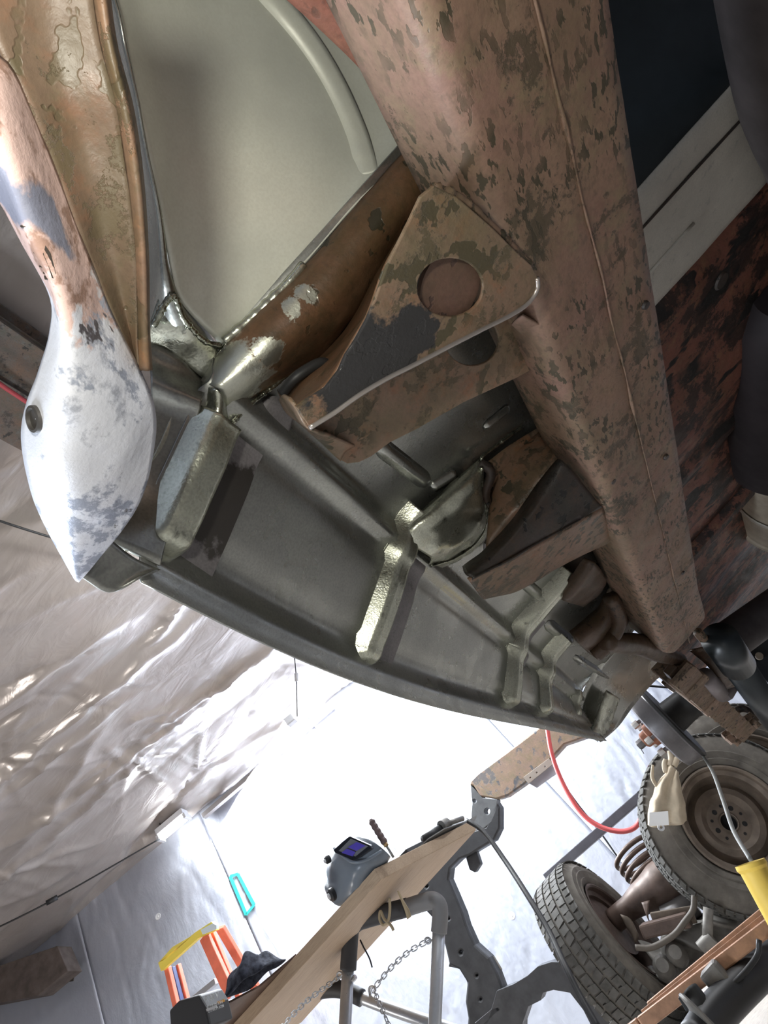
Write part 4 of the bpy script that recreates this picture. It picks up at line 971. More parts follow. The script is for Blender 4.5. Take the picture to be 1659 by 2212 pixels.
for a in (-.55, -.2):
    for b in (3.6, 3.8): lathe('caster', [(.0001, -.015), (.035, -.015), (.035, .015), (.0001, .015)], (a, b, FLOOR + .035), (0, 1, 0), MT['dark'], dol, 18)
# coil spring
csp = []
a, b = A(1366, 1838, 3.5), A(1436, 1928, 3.45)
dv = (b - a); up_ = dv.normalized(); s1 = up_.cross(Vector((0, 1, 0))).normalized(); s2 = up_.cross(s1)
N = 6.2
for i in range(260):
    t = i / 259; an = t * N * 2 * math.pi
    csp.append(a + dv * t + (s1 * math.cos(an) + s2 * math.sin(an)) * .108 * (1 - .12 * t))
tag(tube('coil_spring', csp, .0115, MT['axle'], None, 10), 'dark brown coil spring standing between the two tyres', 'spring')
# steel channel bars resting low across the bottom right corner
cb = empty('angle_bars', Y(1520, 2100, 1.9), 'worn copper-brown steel rails lying side by side across the bottom right corner', 'steel bars')
MT['copper'] = simple('copper brown painted steel', (.40, .22, .13), .38, .3, .5, 30, .3, .15)
def Pd(x, y, d): return Y(x, y, d)
bar('rail', Pd(1405, 2178, 1.95), Pd(1700, 1934, 2.0), .016, .026, MT['copper'], cb, (0, 0, 1), .003)
bar('rail', Pd(1385, 2213, 1.90), Pd(1700, 1972, 1.95), .022, .030, MT['copper'], cb, (0, 0, 1), .004)
bar('web', Pd(1394, 2198, 1.925), Pd(1700, 1955, 1.975), .004, .03, MT['copper'], cb, (0, 0, 1), .001)
bar('rail', Pd(1350, 2240, 1.90), Pd(1385, 2213, 1.90), .022, .030, MT['copper'], cb, (0, 0, 1), .004)
tag(tube('floor_tube', [Pd(1500, 2260, 1.75), Pd(1555, 2180, 1.85), Pd(1659, 2078, 2.0), Pd(1720, 2020, 2.1)], .038, simple('black rubber tube', (.02, .02, .021), .45), None, 20, 20), 'thick black tube running along the floor in the bottom right corner', 'tube')
tag(tube('thin_black_wire', [Pd(1640, 2030, 1.9), Pd(1635, 2065, 1.9), Pd(1600, 2110, 1.88), Pd(1555, 2150, 1.86), Pd(1528, 2172, 1.84)], .006, MT['cord'], None, 8, 30), 'thin black wire curling down from the copper-brown bars to the black floor tube', 'wire')
jk = empty('jack_stand_foot', Pd(1505, 2190, 1.8), 'grey flanged spindle with a washer below the copper-brown bars', 'spindle')
lathe('flange', [(.0001, -.006), (.045, -.006), (.052, -.002), (.052, .004), (.03, .008), (.018, .012), (.018, .05), (.014, .06), (.008, .062), (.008, .085), (.0001, .085)], Pd(1516, 2195, 1.8), (-1, -.25, -.1), MT['casting'], jk, 36)
tube('stem', [Pd(1490, 2140, 1.83), Pd(1508, 2165, 1.82), Pd(1512, 2200, 1.8)], .022, MT['dark'], jk, 12, 10)
bar('brace', Pd(1470, 2150, 1.85), Pd(1488, 2180, 1.85), .03, .012, MT['dark'], jk)
tag(box('rusty_block', Pd(1548, 2112, 1.9), Vector((.026, .004, 0)), Vector((0, .03, 0)), Vector((0, .0, .026)), MT['casting'], None, .008), 'small grey-brown block clamped under the copper-brown bars', 'block')
yp = empty('yellow_padding', Pd(1632, 1905, 1.55), 'yellow foam sleeve at the right edge in front of the upright wheel', 'foam sleeve')
MT['yellow'] = simple('yellow foam', (.80, .55, .10), .6, 0, .4, 14, .12)
a, b = Pd(1622, 1868, 1.55), Pd(1690, 1990, 1.55)
lathe('sleeve', [(.022, .0), (.026, .0), (.027, .01), (.028, .25), (.022, .25)], a, b - a, MT['yellow'], yp, 30)
lathe('torn_rim', [(.020, .0), (.030, -.004), (.031, .004), (.026, .012)], a, b - a, MT['yellow'], yp, 14)
tube('core', [a + (b - a) * .01, b], .021, simple('dark core', (.25, .16, .04), .8), yp, 16)

# ------------------------------------------------------------------ spare chassis frame leaning at the wall
cf = empty('spare_chassis_frame', Y(1040, 1900, 4.0), 'spare car chassis frame standing on edge, bare brown above and black below', 'chassis')
YD = 4.0
def ext(name, pts, d, depth, mat, holes=(), bev=.006, par=None, hr=12):
    lp = [Y(x, y, d) for x, y in pts]
    hs = [[Y(x + r * math.cos(2 * math.pi * i / hr), y + r2 * math.sin(2 * math.pi * i / hr), d) for i in range(hr)] for x, y, r, r2 in holes]
    return plate(name, lp, depth, mat, par or cf, hs, bev, -1)
MT['brownrail'] = rust('weathered brown rail', (.30, .21, .15), (.25, .18, .14), (.33, .24, .17), (.10, .105, .115), 14, (1, 1, 1), .55, .5, .6, None, 6)
ext('upper_rail', [(1260, 1555), (1290, 1590), (1226, 1612), (1180, 1662), (1140, 1697), (1104, 1722), (1084, 1728), (1048, 1722), (1034, 1700), (1024, 1698), (1026, 1688), (1040, 1674), (1100, 1630), (1160, 1585), (1210, 1545)], YD, .09, MT['brownrail'], [(1031, 1700 - 3, 0.01, 0.01)][:0], .01)
ext('elbow_plate', [(1024, 1696), (1050, 1724), (1082, 1728), (1080, 1752), (1070, 1776), (1050, 1792), (1028, 1790), (1026, 1760), (1028, 1735)], YD - .02, .07, simple('grey elbow paint', (.12, .125, .13), .45, .2, .5, 12, .3), [(1033, 1731, 4, 4), (1060, 1753, 6, 7)], .005)
ext('bare_patch', [(1046, 1724), (1080, 1727), (1079, 1745), (1070, 1772), (1062, 1768), (1050, 1765), (1048, 1742)], YD - .026, .01, MT['brownrail'], [(1060, 1753, 6, 7)], .001)
lathe('bolt_hole', [(.0001, -.003), (.018, -.002), (.02, .004)], Y(1031, 1700, YD - .005), (0, 1, 0), MT['dark'], cf, 20)
ext('lower_rail', [(1080, 1730), (1090, 1745), (1090, 1790), (1078, 1815), (1040, 1838), (1030, 1845), (1005, 1855), (985, 1875), (982, 1898), (996, 1930), (1012, 1968), (1020, 1995), (1038, 2035), (1068, 2062), (1086, 2095), (1098, 2128), (1100, 2150), (1060, 2240), (1020, 2240),
    (1024, 2190), (1018, 2155), (1022, 2115), (1005, 2088), (984, 2078), (975, 2040), (968, 2015), (958, 1990), (930, 1960), (900, 1925), (880, 1890), (920, 1860), (970, 1832), (1005, 1815), (1028, 1795), (1060, 1785), (1072, 1760)], YD + .01, .10, MT['chassis'],
    [(981, 1980, 2.5, 2.5), (1008, 2051, 3.5, 4), (935, 1912, 2.5, 2.5), (1050, 2150, 2, 2), (1042, 2100, 2, 2)], .012)
ext('rusty_band', [(1005, 2088), (1068, 2064), (1086, 2094), (1040, 2112), (1022, 2135), (1020, 2112)], YD - .002, .02, simple('dusty band', (.17, .15, .13), .6, 0, .4, 12, .25), [], .003)
ext('cross_arm', [(1085, 2132), (1120, 2118), (1150, 2100), (1172, 2080), (1200, 2071), (1240, 2072), (1262, 2085), (1292, 2120), (1340, 2165), (1395, 2205), (1430, 2260), (1350, 2260), (1290, 2215), (1268, 2172), (1240, 2136), (1205, 2130), (1183, 2136), (1178, 2152), (1152, 2165), (1140, 2200), (1138, 2260), (1050, 2260), (1068, 2190)], YD - .02, .10, MT['chassis'], [(1289, 2158, 4, 7)], .01)
tube('arm_ridge', [Y(x, y, YD - .024) for x, y in ((1112, 2140), (1160, 2112), (1200, 2107), (1245, 2112), (1290, 2150), (1340, 2190))], .008, MT['chassis'], cf, 8, 40)
ext('gusset_plate', [(1098, 2150), (1106, 2160), (1060, 2200), (1032, 2225), (1028, 2208)], YD - .1, .02, MT['chassis'], [], .003)
ext('small_bracket', [(978, 2055), (986, 2075), (1000, 2085), (1000, 2092), (972, 2087)], YD, .02, MT['chassis'], [], .002)
ext('mount_tab', [(1012, 1852), (1035, 1838), (1044, 1866), (1032, 1884), (1020, 1878)], YD - .02, .05, MT['chassis'], [], .006)
lathe('bush_boss', [(.0001, -.05), (.03, -.05), (.034, -.04), (.034, 0)], Y(1062, 2172, YD - .02), (0, 1, 0), MT['chassis'], cf, 24)
ab = empty('drilled_angle_bracket', Y(1160, 1670, 3.95), 'short drilled grey angle strip below the bare brown chassis rail', 'bracket')
plate('leaf_plate', [Y(x, y, 3.9) for x, y in ((1131, 1679), (1186, 1638), (1196, 1650), (1142, 1693))], .01, simple('dusty angle', (.33, .29, .25), .5, .3), ab, [[Y(x + 2 * math.cos(a), y + 2 * math.sin(a), 3.9) for a in [k * .7 for k in range(9)]] for x, y in ((1146, 1680), (1160, 1669), (1178, 1656))], .001)
plate('clear_strip', [Y(x, y, 3.93) for x, y in ((1142, 1692), (1196, 1650), (1208, 1668), (1160, 1702))], .004, simple('pale plastic', (.5, .54, .6), .25), ab)
tag(tube('sagging_red_hose', [Y(x, y, 3.7) for x, y in ((1180, 1560), (1190, 1620), (1206, 1670), (1232, 1722), (1262, 1762), (1300, 1787), (1340, 1796), (1370, 1788), (1386, 1762), (1389, 1720), (1390, 1700), (1400, 1670), (1406, 1655))], .013, simple('red air hose', (.75, .13, .13), .45), None, 10, 90), 'sagging red air hose looping in front of the bright foil wall', 'hose')
tag(tube('second_red_hose', [Y(x, y, 3.6) for x, y in ((1396, 1706), (1412, 1694), (1430, 1682))], .012, bpy.data.materials['red air hose'], None, 10, 10), 'short piece of red hose entering the cream glove from the grey bar', 'hose')
tag(tube('thin_dark_cable', [Y(x, y, 4.4) for x, y in ((1188, 1648), (1215, 1690), (1250, 1740), (1295, 1796), (1340, 1860))], .006, MT['cord'], None, 6, 20), 'thin dark cable running down the foil wall from the drilled angle strip', 'cable')
gb = empty('leaning_grey_bar', Y(1290, 1800, 4.1), 'long grey square steel bar leaning behind the left tyre and the glove', 'bar')
bar('bar', Y(1180, 1897, 4.15), Y(1402, 1704, 4.15), .05, .05, simple('grey bar paint', (.12, .12, .14), .4, .3, .5, 10, .2), gb, (0, 0, 1), .004)
bar('clamp', Y(1385, 1722, 4.05), Y(1412, 1700, 4.05), .07, .06, MT['dark'], gb, (0, 0, 1), .006)
# welding glove hung at the tyre
gl = empty('welding_glove', Y(1440, 1720, 2.62), 'cream leather welding gauntlet hanging cuff down on the upright wheel', 'glove')
MT['leather'] = simple('cream leather', (.50, .42, .31), .75, 0, .3, 14, .2, .4)
GY = 2.98
def gp(x, y, d=0): return Y(x, y, GY + d)
for dd, sgn in ((-.03, 1), (.02, -1)):
    surface('gauntlet', [
        [gp(1446, 1652, 0), gp(1418, 1700, 0), gp(1402, 1745, 0), gp(1400, 1782, 0)],
        [gp(1452, 1655, dd * .7), gp(1430, 1700, dd), gp(1418, 1745, dd * 1.3), gp(1412, 1788, dd * 1.3)],
        [gp(1458, 1660, dd * .4), gp(1446, 1702, dd * .3), gp(1442, 1745, dd * .6), gp(1440, 1784, dd * .7)],
        [gp(1462, 1665, dd * .7), gp(1462, 1705, dd), gp(1466, 1745, dd * 1.2), gp(1468, 1780, dd * 1.3)],
        [gp(1466, 1668, 0), gp(1472, 1710, 0), gp(1480, 1745, 0), gp(1485, 1775, 0)]], MT['leather'], gl, 24, 6, 'smooth', .004, .008, 30)
for i, (a, b, c) in enumerate((((1448, 1655), (1450, 1640), (1446, 1622)), ((1455, 1655), (1462, 1640), (1468, 1632)), ((1440, 1668), (1436, 1652), (1438, 1640)), ((1420, 1700), (1409, 1680), (1410, 1652)))):
    tube('finger', [gp(*a), gp(*b), gp(*c)], .014 if i < 3 else .008, MT['leather'], gl, 10, 16, True, lambda t: 1 - .4 * t * t)
plate('cuff_label', [gp(x, y, -.05) for x, y in ((1403, 1755), (1443, 1752), (1445, 1782), (1402, 1785))], .002, simple('white label', (.85, .85, .84), .5), gl)
lathe('cuff_eyelet', [(.006, .002), (.012, .003), (.014, 0), (.012, -.003)], gp(1428, 1787, -.045), (0, 1, 0), MT['washer'], gl, 18)
# long black cable from table to floor
tag(tube('black_welding_cable', [Y(1008, 1772, 2.5), Y(1045, 1797, 2.45), Y(1090, 1858, 2.35), Y(1140, 1935, 2.2), Y(1185, 2010, 2.1), Y(1220, 2085, 2.0), Y(1252, 2150, 1.95), Y(1295, 2225, 1.9)], .009, MT['cord'], None, 10, 70), 'long black cable falling from the end of the workbench past the left tyre', 'cable')

# ------------------------------------------------------------------ workbench with padded trestles
ZW = .62
wb = empty('workbench_top', Z(760, 2000, ZW), 'pale solid wood bench top seen from underneath, carried on two padded trestles', 'bench top')
def wood_mat():
    m, nt, b = M('pale timber'); t = NT(nt)
    dirv = (Z(500, 2180, ZW) - Z(815, 1895, ZW)); ang = math.atan2(dirv.y, dirv.x)
    g = t.noise(16, 6, .65, (1, 14, 14), (0, 0, -ang), 1.2); k = t.noise(3, 3, .5, (1, 4, 1), (0, 0, -ang))
    c = t.mix(t.ramp(g, [(.4, 0.), (.62, .7)]), (.50, .37, .25), (.34, .24, .16))
    c = t.mix(t.ramp(g, [(.64, 0.), (.68, .8)]), c, (.20, .14, .09))
    c = t.mix(t.ramp(k, [(.4, 0.), (.7, .35)]), c, (.58, .45, .32))
    t.l(c, b.inputs['Base Color']); b.inputs['Roughness'].default_value = .6; t.bump(g, b, .25, .002); return m
MT['wood'] = wood_mat()
c1, c2, c3 = Z(822, 1901, ZW), Z(1030, 1792, ZW), Z(530, 2222, ZW)
e1 = (c2 - c1); e2 = (c3 - c1) * 1.55
npl = 1
back = c1 + e1 + e2
for i in range(npl):
    a, b = i / npl, (i + 1) / npl; g = .0022 / e1.length
    q = [c1 + e1 * (a + g), c1 + e1 * (b - g), c1 + e1 * (b - g) + e2, c1 + e1 * (a + g) + e2]
    mesh('board', [p + Vector((0, 0, z)) for z in (0, .042) for p in q], [(0, 1, 2, 3), (4, 5, 6, 7), (0, 1, 5, 4), (1, 2, 6, 5), (2, 3, 7, 6), (3, 0, 4, 7)], MT['wood'], wb, False, 0, .002)
MT['brownsheet'] = simple('brown hardboard', (.12, .075, .055), .5, 0, .4, 8, .2)
zt_ = ZW + .045
u1 = e1.normalized(); u2 = e2.normalized()
def on_top(x, y, dz=0): return Z(x, y, zt_ + dz)
bs = tag(plate('hardboard_sheet', [on_top(640, 2062), on_top(560, 2130), on_top(470, 2178), on_top(380, 2260), on_top(480, 2260), on_top(560, 2180), on_top(648, 2085)], .006, MT['brownsheet']), 'dark brown hardboard sheet overhanging the near edge of the bench, under the bundled cloth', 'board')
MT['sheetmetal'] = steel('dusty sheet metal', (.30, .29, .27), (.1, .1, .1), .45, .6, .6, 0, 12)
plate_pts = [(815, 1885), (835, 1868), (870, 1862), (925, 1812), (960, 1790), (1012, 1772), (1030, 1762), (1020, 1780), (985, 1802), (930, 1828), (880, 1860), (840, 1890)]
tag(plate('loose_sheet_metal', [on_top(x, y, .006) for x, y in plate_pts], .004, MT['sheetmetal']), 'curled grey sheet-metal offcut on the far end of the bench top', 'sheet metal')
tl = empty('clamp_tool', on_top(950, 1790, .03), 'grey hand tool with a knurled collar lying on the sheet-metal offcut', 'tool')
tube('body', [on_top(915, 1815, .03), on_top(955, 1788, .035)], .018, MT['chassis'], tl, 12)
lathe('collar', [(.0001, -.02), (.024, -.02), (.026, 0), (.024, .02), (.0001, .02)], on_top(960, 1783, .035), u1, MT['sheetmetal'], tl, 24)
tube('nose', [on_top(965, 1780, .03), on_top(1000, 1768, .02)], .011, MT['sheetmetal'], tl, 12)
tag(box('tool_tray', on_top(890, 1840, .015), u1 * .05, u2 * .025, Vector((0, 0, .012)), MT['chassis'], None, .004), 'small grey block on the bench between the screwdriver and the sheet-metal offcut', 'block')
# file standing
fh = empty('file', on_top(848, 1845), 'file with a ribbed brown handle standing up behind the welding helmet', 'file')
yy = on_top(840, 1850).y
f0, f1, f2 = Y(850, 1852, yy), Y(832, 1822, yy), Y(800, 1770, yy)
tube('blade', [f0, f1], .005, MT['sheetmetal'], fh, 8)
tube('ferrule', [Y(835, 1828, yy), f1 + (f2 - f1) * .02], .009, simple('brass', (.45, .3, .15), .4, .7), fh, 10)
tube('handle', [f1, f2], .0125, simple('brown grip', (.13, .085, .08), .5), fh, 14, 40, True, lambda t: .85 + .18 * abs(math.sin(t * 16)) if t < .9 else 1 - (t - .9) * 5)
# welding helmet
he = empty('welding_helmet', on_top(770, 1930), 'grey-blue auto-darkening welding helmet with a violet lens, standing on the bench', 'welding helmet')
MT['helmet'] = simple('helmet shell', (.17, .20, .235), .3, 0, .5)
HB = Z(765, 1940, zt_); hd_ = HB.y
def hp(x, y, d=0): return Y(x, y, hd_ + d)
surface('shell', [
    [hp(762, 1803, .02), hp(742, 1808, .03), hp(722, 1830, .05), hp(712, 1850, .06), hp(706, 1880, .05), hp(708, 1900, .06), hp(702, 1915, .05), hp(706, 1930, .05), hp(715, 1945, .05)],
    [hp(772, 1805, -.02), hp(750, 1815, -.03), hp(734, 1835, -.03), hp(722, 1855, -.02), hp(716, 1880, -.02), hp(716, 1905, .0), hp(714, 1925, .0), hp(722, 1948, .0), hp(732, 1956, .0)],
    [hp(800, 1815, -.05), hp(785, 1828, -.07), hp(768, 1845, -.08), hp(752, 1862, -.08), hp(745, 1885, -.07), hp(742, 1905, -.06), hp(745, 1925, -.05), hp(752, 1940, -.04), hp(760, 1950, -.02)],
    [hp(825, 1832, -.03), hp(812, 1845, -.05), hp(795, 1862, -.08), hp(780, 1880, -.09), hp(772, 1898, -.08), hp(772, 1912, -.07), hp(775, 1925, -.05), hp(780, 1932, -.04), hp(788, 1935, -.02)],
    [hp(843, 1850, .02), hp(835, 1862, .01), hp(825, 1872, .0), hp(815, 1882, .0), hp(808, 1892, .0), hp(806, 1905, .01), hp(806, 1912, .01), hp(806, 1918, .01), hp(808, 1922, .02)],
    [hp(830, 1845, .12), hp(825, 1860, .13), hp(815, 1870, .14), hp(808, 1880, .14), hp(800, 1892, .14), hp(800, 1905, .13), hp(800, 1912, .12), hp(800, 1918, .12), hp(800, 1922, .12)],
    [hp(790, 1815, .14), hp(775, 1820, .16), hp(760, 1835, .18), hp(750, 1855, .18), hp(742, 1880, .17), hp(742, 1900, .17), hp(740, 1920, .16), hp(745, 1935, .15), hp(752, 1945, .14)],
    [hp(762, 1803, .02), hp(742, 1808, .05), hp(722, 1830, .07), hp(712, 1850, .08), hp(706, 1880, .07), hp(708, 1900, .08), hp(702, 1915, .07), hp(706, 1930, .07), hp(715, 1945, .06)]], MT['helmet'], he, 50, 6, 'smooth', .004)
MT['gloss'] = simple('glossy black surround', (.02, .022, .028), .12)
MT['visor'] = simple('visor grey', (.15, .16, .17), .3)
MT['lens'] = simple('violet lens', (.09, .07, .42), .12)
fr = [hp(x, y, -.095) for x, y in ((757, 1806), (802, 1826), (806, 1833), (780, 1852), (762, 1858), (726, 1842), (722, 1836), (742, 1818))]
plate('lens_frame', fr, .018, MT['gloss'], he, [], .003)
plate('visor_plate', [hp(x, y, -.106) for x, y in ((758, 1812), (795, 1828), (768, 1850), (732, 1838))], .004, MT['visor'], he)
plate('lens', [hp(x, y, -.112) for x, y in ((771, 1819), (790, 1827), (770, 1838), (752, 1830))], .003, MT['lens'], he)
plate('lens', [hp(x, y, -.112) for x, y in ((750, 1833), (768, 1840), (762, 1850), (738, 1842))], .003, MT['lens'], he)
tube('brow_ridge', [hp(722, 1832, -.05), hp(740, 1848, -.09), hp(762, 1862, -.105), hp(790, 1858, -.09), hp(825, 1838, -.05)], .006, MT['helmet'], he, 8, 40)
for x, y, r in ((709, 1856, .014), (718, 1932, .022)):
    lathe('adjuster_knob', [(.0001, -.014), (r * .7, -.014), (r, -.008), (r, .006)], hp(x, y, -.02), (.8, 1, 0), MT['chassis'], he, 18)
    lathe('knob_screw', [(.0001, -.018), (r * .45, -.018), (r * .5, -.012)], hp(x, y, -.022), (.8, 1, 0), MT['washer'], he, 10)
# bundle of cloth and a battery charger
cl = []
for i in range(13):
    rr = []
    for j in range(26):
        a = i / 12; b = j / 25
        p = Z(505 + 90 * b, 2150 - 72 * b + 4 * math.sin(b * 9), zt_ + .006) + Vector((0, .12 * (a - .5), 0))
        hgt = math.sin(a * math.pi) ** .6 * (.035 + .035 * math.sin(b * math.pi)) * (1 + .45 * noise.noise(Vector((a * 3, b * 4, 2)))) * min(1, min(b, 1 - b) * 9)
        rr.append(p + Vector((0, 0, max(.0, hgt))))
    cl.append(rr)
vs, fs = grid(cl); cj = mesh('crumpled_cloth', vs, fs, simple('dark denim', (.05, .055, .075), .85, 0, .2, 60, .6, .6), None, True, .004)
tag(cj, 'crumpled dark cloth with pale flecks on the near edge of the bench', 'cloth')
bc = empty('battery_charger', Z(455, 2180, zt_), 'dark grey battery charger with a printed label on the left end of the bench', 'charger')
cy_ = Y(455, 2175, 1.75)
gq = [Y(x, y, 1.78) for x, y in ((418, 2165), (436, 2146), (480, 2134), (495, 2158), (505, 2200), (440, 2240), (425, 2240))]
plate('case', gq, .10, simple('charger grey', (.06, .06, .062), .5), bc, [], .006, -1)
def text(name, s, origin, xdir, ydir, size, mat, parent):
    cu = bpy.data.curves.new(name, 'FONT'); cu.body = s; cu.size = size; cu.extrude = .0003
    o = bpy.data.objects.new(name, cu); COL.objects.link(o); cu.materials.append(mat)
    x = Vector(xdir).normalized(); z = x.cross(Vector(ydir)).normalized(); y = z.cross(x)
    off = Vector((0, 0, 0)); p = parent
    while p is not None: off += p.location; p = p.parent
    bpy.context.view_layer.update()
    me = bpy.data.meshes.new_from_object(o.evaluated_get(bpy.context.evaluated_depsgraph_get())); bpy.data.objects.remove(o)
    o = bpy.data.objects.new(name, me); COL.objects.link(o)
    o.parent = parent
    o.matrix_local = Matrix.Translation(Vector(origin) - off) @ Matrix((x, y, z)).transposed().to_4x4()
    return o
MT['print'] = simple('label print', (.65, .65, .65), .5)
bx_, by_ = Y(443, 2166, 1.67), Y(490, 2148, 1.67)
xd = by_ - bx_; yd = Y(440, 2155, 1.67) - Y(445, 2170, 1.67)
text('label_text', 'F 20 V', bx_, xd, yd, .020, MT['print'], bc)
for k, q in enumerate(((447, 2180), (450, 2188))):
    text('label_text', 'LITHIUM ION', Y(*q, 1.67), xd, yd, .010, MT['print'], bc)
plate('orange_sticker', [Y(x, y, 1.674) for x, y in ((469, 2164), (484, 2158), (486, 2163), (471, 2169))], .001, simple('orange print', (.75, .38, .08), .5), bc)
plate('white_sticker', [Y(x, y, 1.674) for x, y in ((445, 2180), (467, 2171), (469, 2176), (447, 2185))], .001, MT['print'], bc)
# trestles: bent steel tube with black foam, chains
MT['chrome'] = simple('zinc tube', (.55, .57, .60), .32, .55, .5, 20, .1)
MT['foam'] = simple('black foam grip', (.035, .036, .04), .6)
MT['greyfoam'] = simple('dusty foam', (.20, .2, .205), .6)
tr1 = empty('padded_trestle', Y(850, 2050, 2.1), 'tubular trestle with black foam under the bench, its two legs upright and front-most', 'trestle')
T1 = lambda x, y: Y(x, y, 2.35)
def toward_floor(px, py, d, px2, py2):
    a = Y(px, py, d); b = Y(px2, py2, d); v = (b - a); return a + v * ((FLOOR + .01 - a.z) / v.z)
tube('foam_grip', [T1(752, 2094), T1(755, 2050), T1(759, 2010), T1(772, 1992), T1(792, 1984), T1(835, 1972), T1(880, 1960)], .031, MT['foam'], tr1, 18, 50)
tube('foam_grip', [T1(880, 1960), T1(915, 1949), T1(935, 1945), T1(948, 1954), T1(951, 1975), T1(948, 2014)], .029, MT['greyfoam'], tr1, 18, 40)
tube('leg', [T1(752, 2090), toward_floor(752, 2090, 2.35, 744, 2240)], .023, MT['chrome'], tr1, 16)
tube('leg', [T1(948, 2010), toward_floor(948, 2010, 2.35, 938, 2240)], .023, MT['chrome'], tr1, 16)
for x, y in ((766, 2112), (954, 2032)): lathe('bolt', [(.0001, -.006), (.008, -.006), (.009, 0), (.009, .012)], T1(x, y), (-1, 0, 0), MT['chrome'], tr1, 8)
tr2 = empty('padded_trestle', Y(640, 2150, 1.9), 'second foam-padded trestle crossing low behind the first, its tube slanting to the bottom edge', 'trestle')
T2 = lambda x, y, d=2.6: Y(x, y, d)
tube('foam_grip', [T2(480, 2235), T2(560, 2188), T2(640, 2158), T2(690, 2140), T2(725, 2136), T2(752, 2142), T2(782, 2156)], .030, MT['foam'], tr2, 18, 60)
tube('leg', [T2(778, 2154), T2(860, 2185), T2(950, 2216), T2(1040, 2248)], .022, MT['chrome'], tr2, 16, 20)
tube('leg', [T2(480, 2235), toward_floor(480, 2235, 2.6, 470, 2400)], .022, MT['chrome'], tr2, 16)
_lk = []
def chain(name, pts, label, n, size=.013):
    P = catmull(pts, n); t = empty(name, P[0], label, 'chain')
    for i in range(n - 1):
        a, b = P[i], P[i + 1]; d = (b - a).normalized(); L = (b - a).length * .66
        up = Vector((0, 0, 1)) if abs(d.z) < .9 else Vector((1, 0, 0))
        s = d.cross(up).normalized(); u2_ = s.cross(d)
        if i % 2: s = u2_
        if not _lk:
            pp = []
            for k in range(20):
                an = 2 * math.pi * k / 20
                pp.append(Vector((math.cos(an) * .55 + .45 * (1 if math.cos(an) > .02 else -1 if math.cos(an) < -.02 else 0), math.sin(an) * .62, 0)))
            vs_, fs_ = tube_geo(pp + [pp[0]], .17, 6, False)
            o = mesh('link', vs_, fs_, MT['chrome'], t, True); _lk.append(o)
        else:
            o = _lk[0].copy(); COL.objects.link(o); o.parent = t
        c = (a + b) / 2 - t.location
        m3 = Matrix((d, s, d.cross(s))).transposed()
        o.matrix_local = Matrix.Translation(c) @ m3.to_4x4() @ Matrix.Diagonal((L, L * .95, L, 1))
    return t
chain('steel_chain', [T1(927, 2031), T1(885, 2055), T1(845, 2090), T1(812, 2130)], 'steel chain slanting from the right trestle leg down to the hook', 15)
chain('steel_chain', [T2(806, 2135, 2.4), T2(818, 2165, 2.35), T2(832, 2195, 2.3), T2(848, 2240, 2.3)], 'steel chain hanging from the hook to the bottom edge', 12)
chain('steel_chain', [Y(737, 2108, 2.2), Y(710, 2127, 2.15), Y(660, 2165, 2.05), Y(615, 2212, 1.95), Y(600, 2235, 1.92)], 'steel chain running from the left trestle leg to the bottom edge', 20)
for q, lab in (((932, 2032), 'screw eye on the right trestle leg'), ((742, 2106), 'screw eye on the left trestle leg')):
    e = empty('screw_eye', T1(*q), lab, 'screw eye')
    tube('ring', [T1(q[0] - 8 + 6 * math.cos(a), q[1] + 6 * math.sin(a)) for a in [i * .45 for i in range(15)]], .004, MT['chrome'], e, 8)
    tube('shank', [T1(q[0] - 2, q[1]), T1(q[0] + 8, q[1])], .004, MT['chrome'], e, 8)
tag(tube('chain_hook', [T2(800, 2150), T2(798, 2138), T2(801, 2131), T2(809, 2132), T2(810, 2140)], .006, MT['chrome'], None, 8, 20), 'wire hook holding the chain on the second trestle tube', 'hook')
MT['twine'] = simple('tan strap', (.40, .32, .20), .7)
tag(tube('strap_loop', [Y(x, y, 2.2) for x, y in ((842, 1940), (842, 1970), (838, 1990), (828, 1998), (820, 1985), (822, 1968), (830, 1985), (845, 2000), (850, 2010))], .005, MT['twine'], None, 6, 50), 'thin tan strap looped round the black foam grip', 'strap')
tag(surface('strap_tail', [[Y(858, 1925, 2.2), Y(868, 1950, 2.18), Y(874, 1965, 2.18), Y(880, 1986, 2.18)], [Y(862, 1925, 2.2), Y(875, 1950, 2.18), Y(884, 1966, 2.18), Y(888, 1980, 2.18)]], MT['twine'], None, 16, 2, 'smooth', .003), 'short flat tan strap end hanging under the bench', 'strap')
tag(tube('hanging_wire', [Y(x, y, 2.4) for x, y in ((778, 2030), (785, 2045), (798, 2070), (804, 2090))], .003, MT['cord'], None, 6, 12), 'thin wire dangling from under the bench top beside the left trestle leg', 'wire')

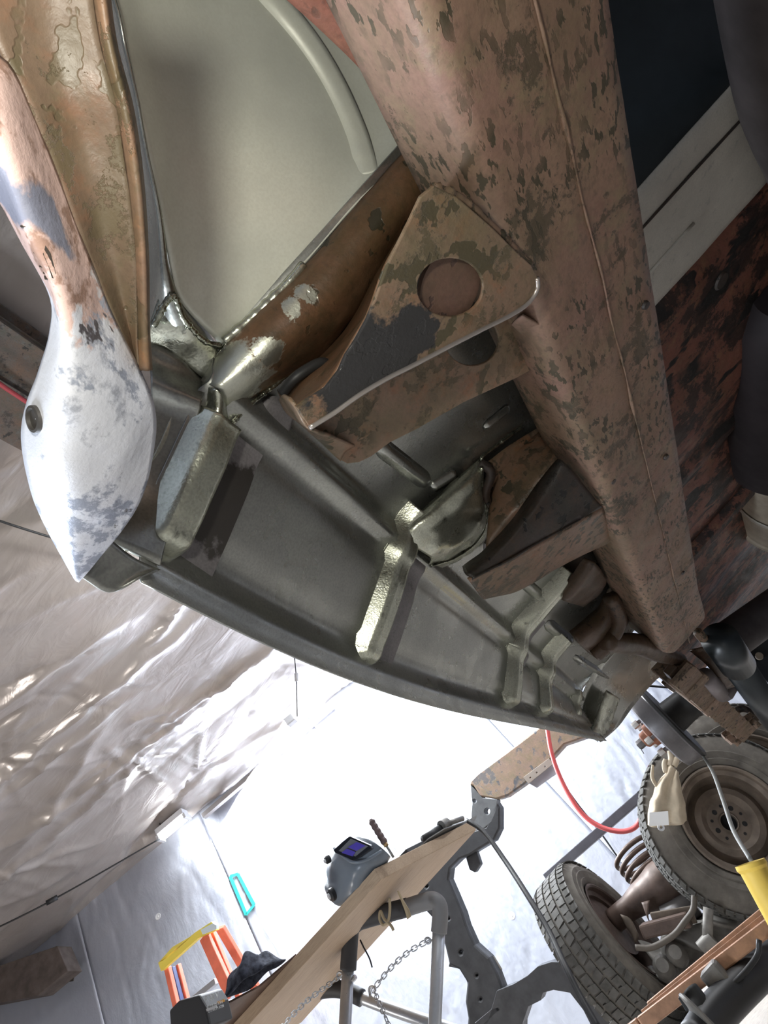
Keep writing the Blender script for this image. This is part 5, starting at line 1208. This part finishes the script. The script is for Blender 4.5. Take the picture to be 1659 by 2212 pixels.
# ------------------------------------------------------------------ step ladder
ld = empty('step_ladder', Y(420, 2060, 3.3), 'orange-red step ladder with a yellow slotted top cap in front of the foil wall', 'ladder')
MT['ladderred'] = simple('orange red fibreglass', (.72, .17, .10), .45, 0, .5, 20, .12)
MT['ladderyellow'] = simple('yellow plastic', (.78, .62, .10), .45)
LD = lambda x, y, d=3.3: Y(x, y, d)
cap = [(350, 2078), (430, 2012), (464, 1990), (472, 1996), (474, 2008), (436, 2025), (356, 2096)]
plate('top_cap', [LD(x, y, 3.26) for x, y in cap], .03, MT['ladderyellow'], ld, [[LD(x, y, 3.26) for x, y in ((363, 2066), (380, 2053), (382, 2057), (365, 2070))], [LD(x, y, 3.26) for x, y in ((405, 2028), (421, 2015), (423, 2019), (407, 2033))]], .006, -1)
plate('cap_tray', [LD(x, y, 3.22) for x, y in ((436, 2008), (462, 1994), (470, 1998), (470, 2006), (440, 2018))], .02, simple('pale tray', (.6, .68, .72), .4), ld)
def rail_(a, b, wd, dd, mat, d=3.3, nm='rail', dpt=.03): bar(nm, LD(*a, d), LD(*b, d + dd), wd, dpt, mat, ld, (0, 1, 0), .004)
rail_((362, 2090), (402, 2260), .035, .0, MT['ladderred'], 3.28)
rail_((372, 2090), (415, 2260), .03, .0, simple('navy inner rail', (.04, .06, .16), .5), 3.36)
rail_((384, 2084), (425, 2240), .03, .0, MT['ladderred'], 3.40)
rail_((442, 2022), (500, 2150), .065, .0, MT['ladderred'], 3.26)
rail_((458, 2012), (530, 2185), .03, .0, MT['ladderred'], 3.30)
rail_((476, 2003), (556, 2140), .06, .3, MT['ladderred'], 3.50)
bar('tread', LD(388, 2184), LD(470, 2118), .05, .03, simple('aluminium', (.6, .6, .62), .35, .7), ld, (0, 0, 1), .003)
bar('diagonal_strut', LD(392, 2200), LD(404, 2175), .02, .01, bpy.data.materials['aluminium'], ld)
bar('tread', LD(400, 2240), LD(500, 2165), .05, .03, bpy.data.materials['aluminium'], ld, (0, 0, 1), .003)

# ---- long runs that should touch the ground: floor is below everything else
for o in list(bpy.data.objects):
    if o.type == 'MESH' and not o.data.materials: o.data.materials.append(MT['steel'])
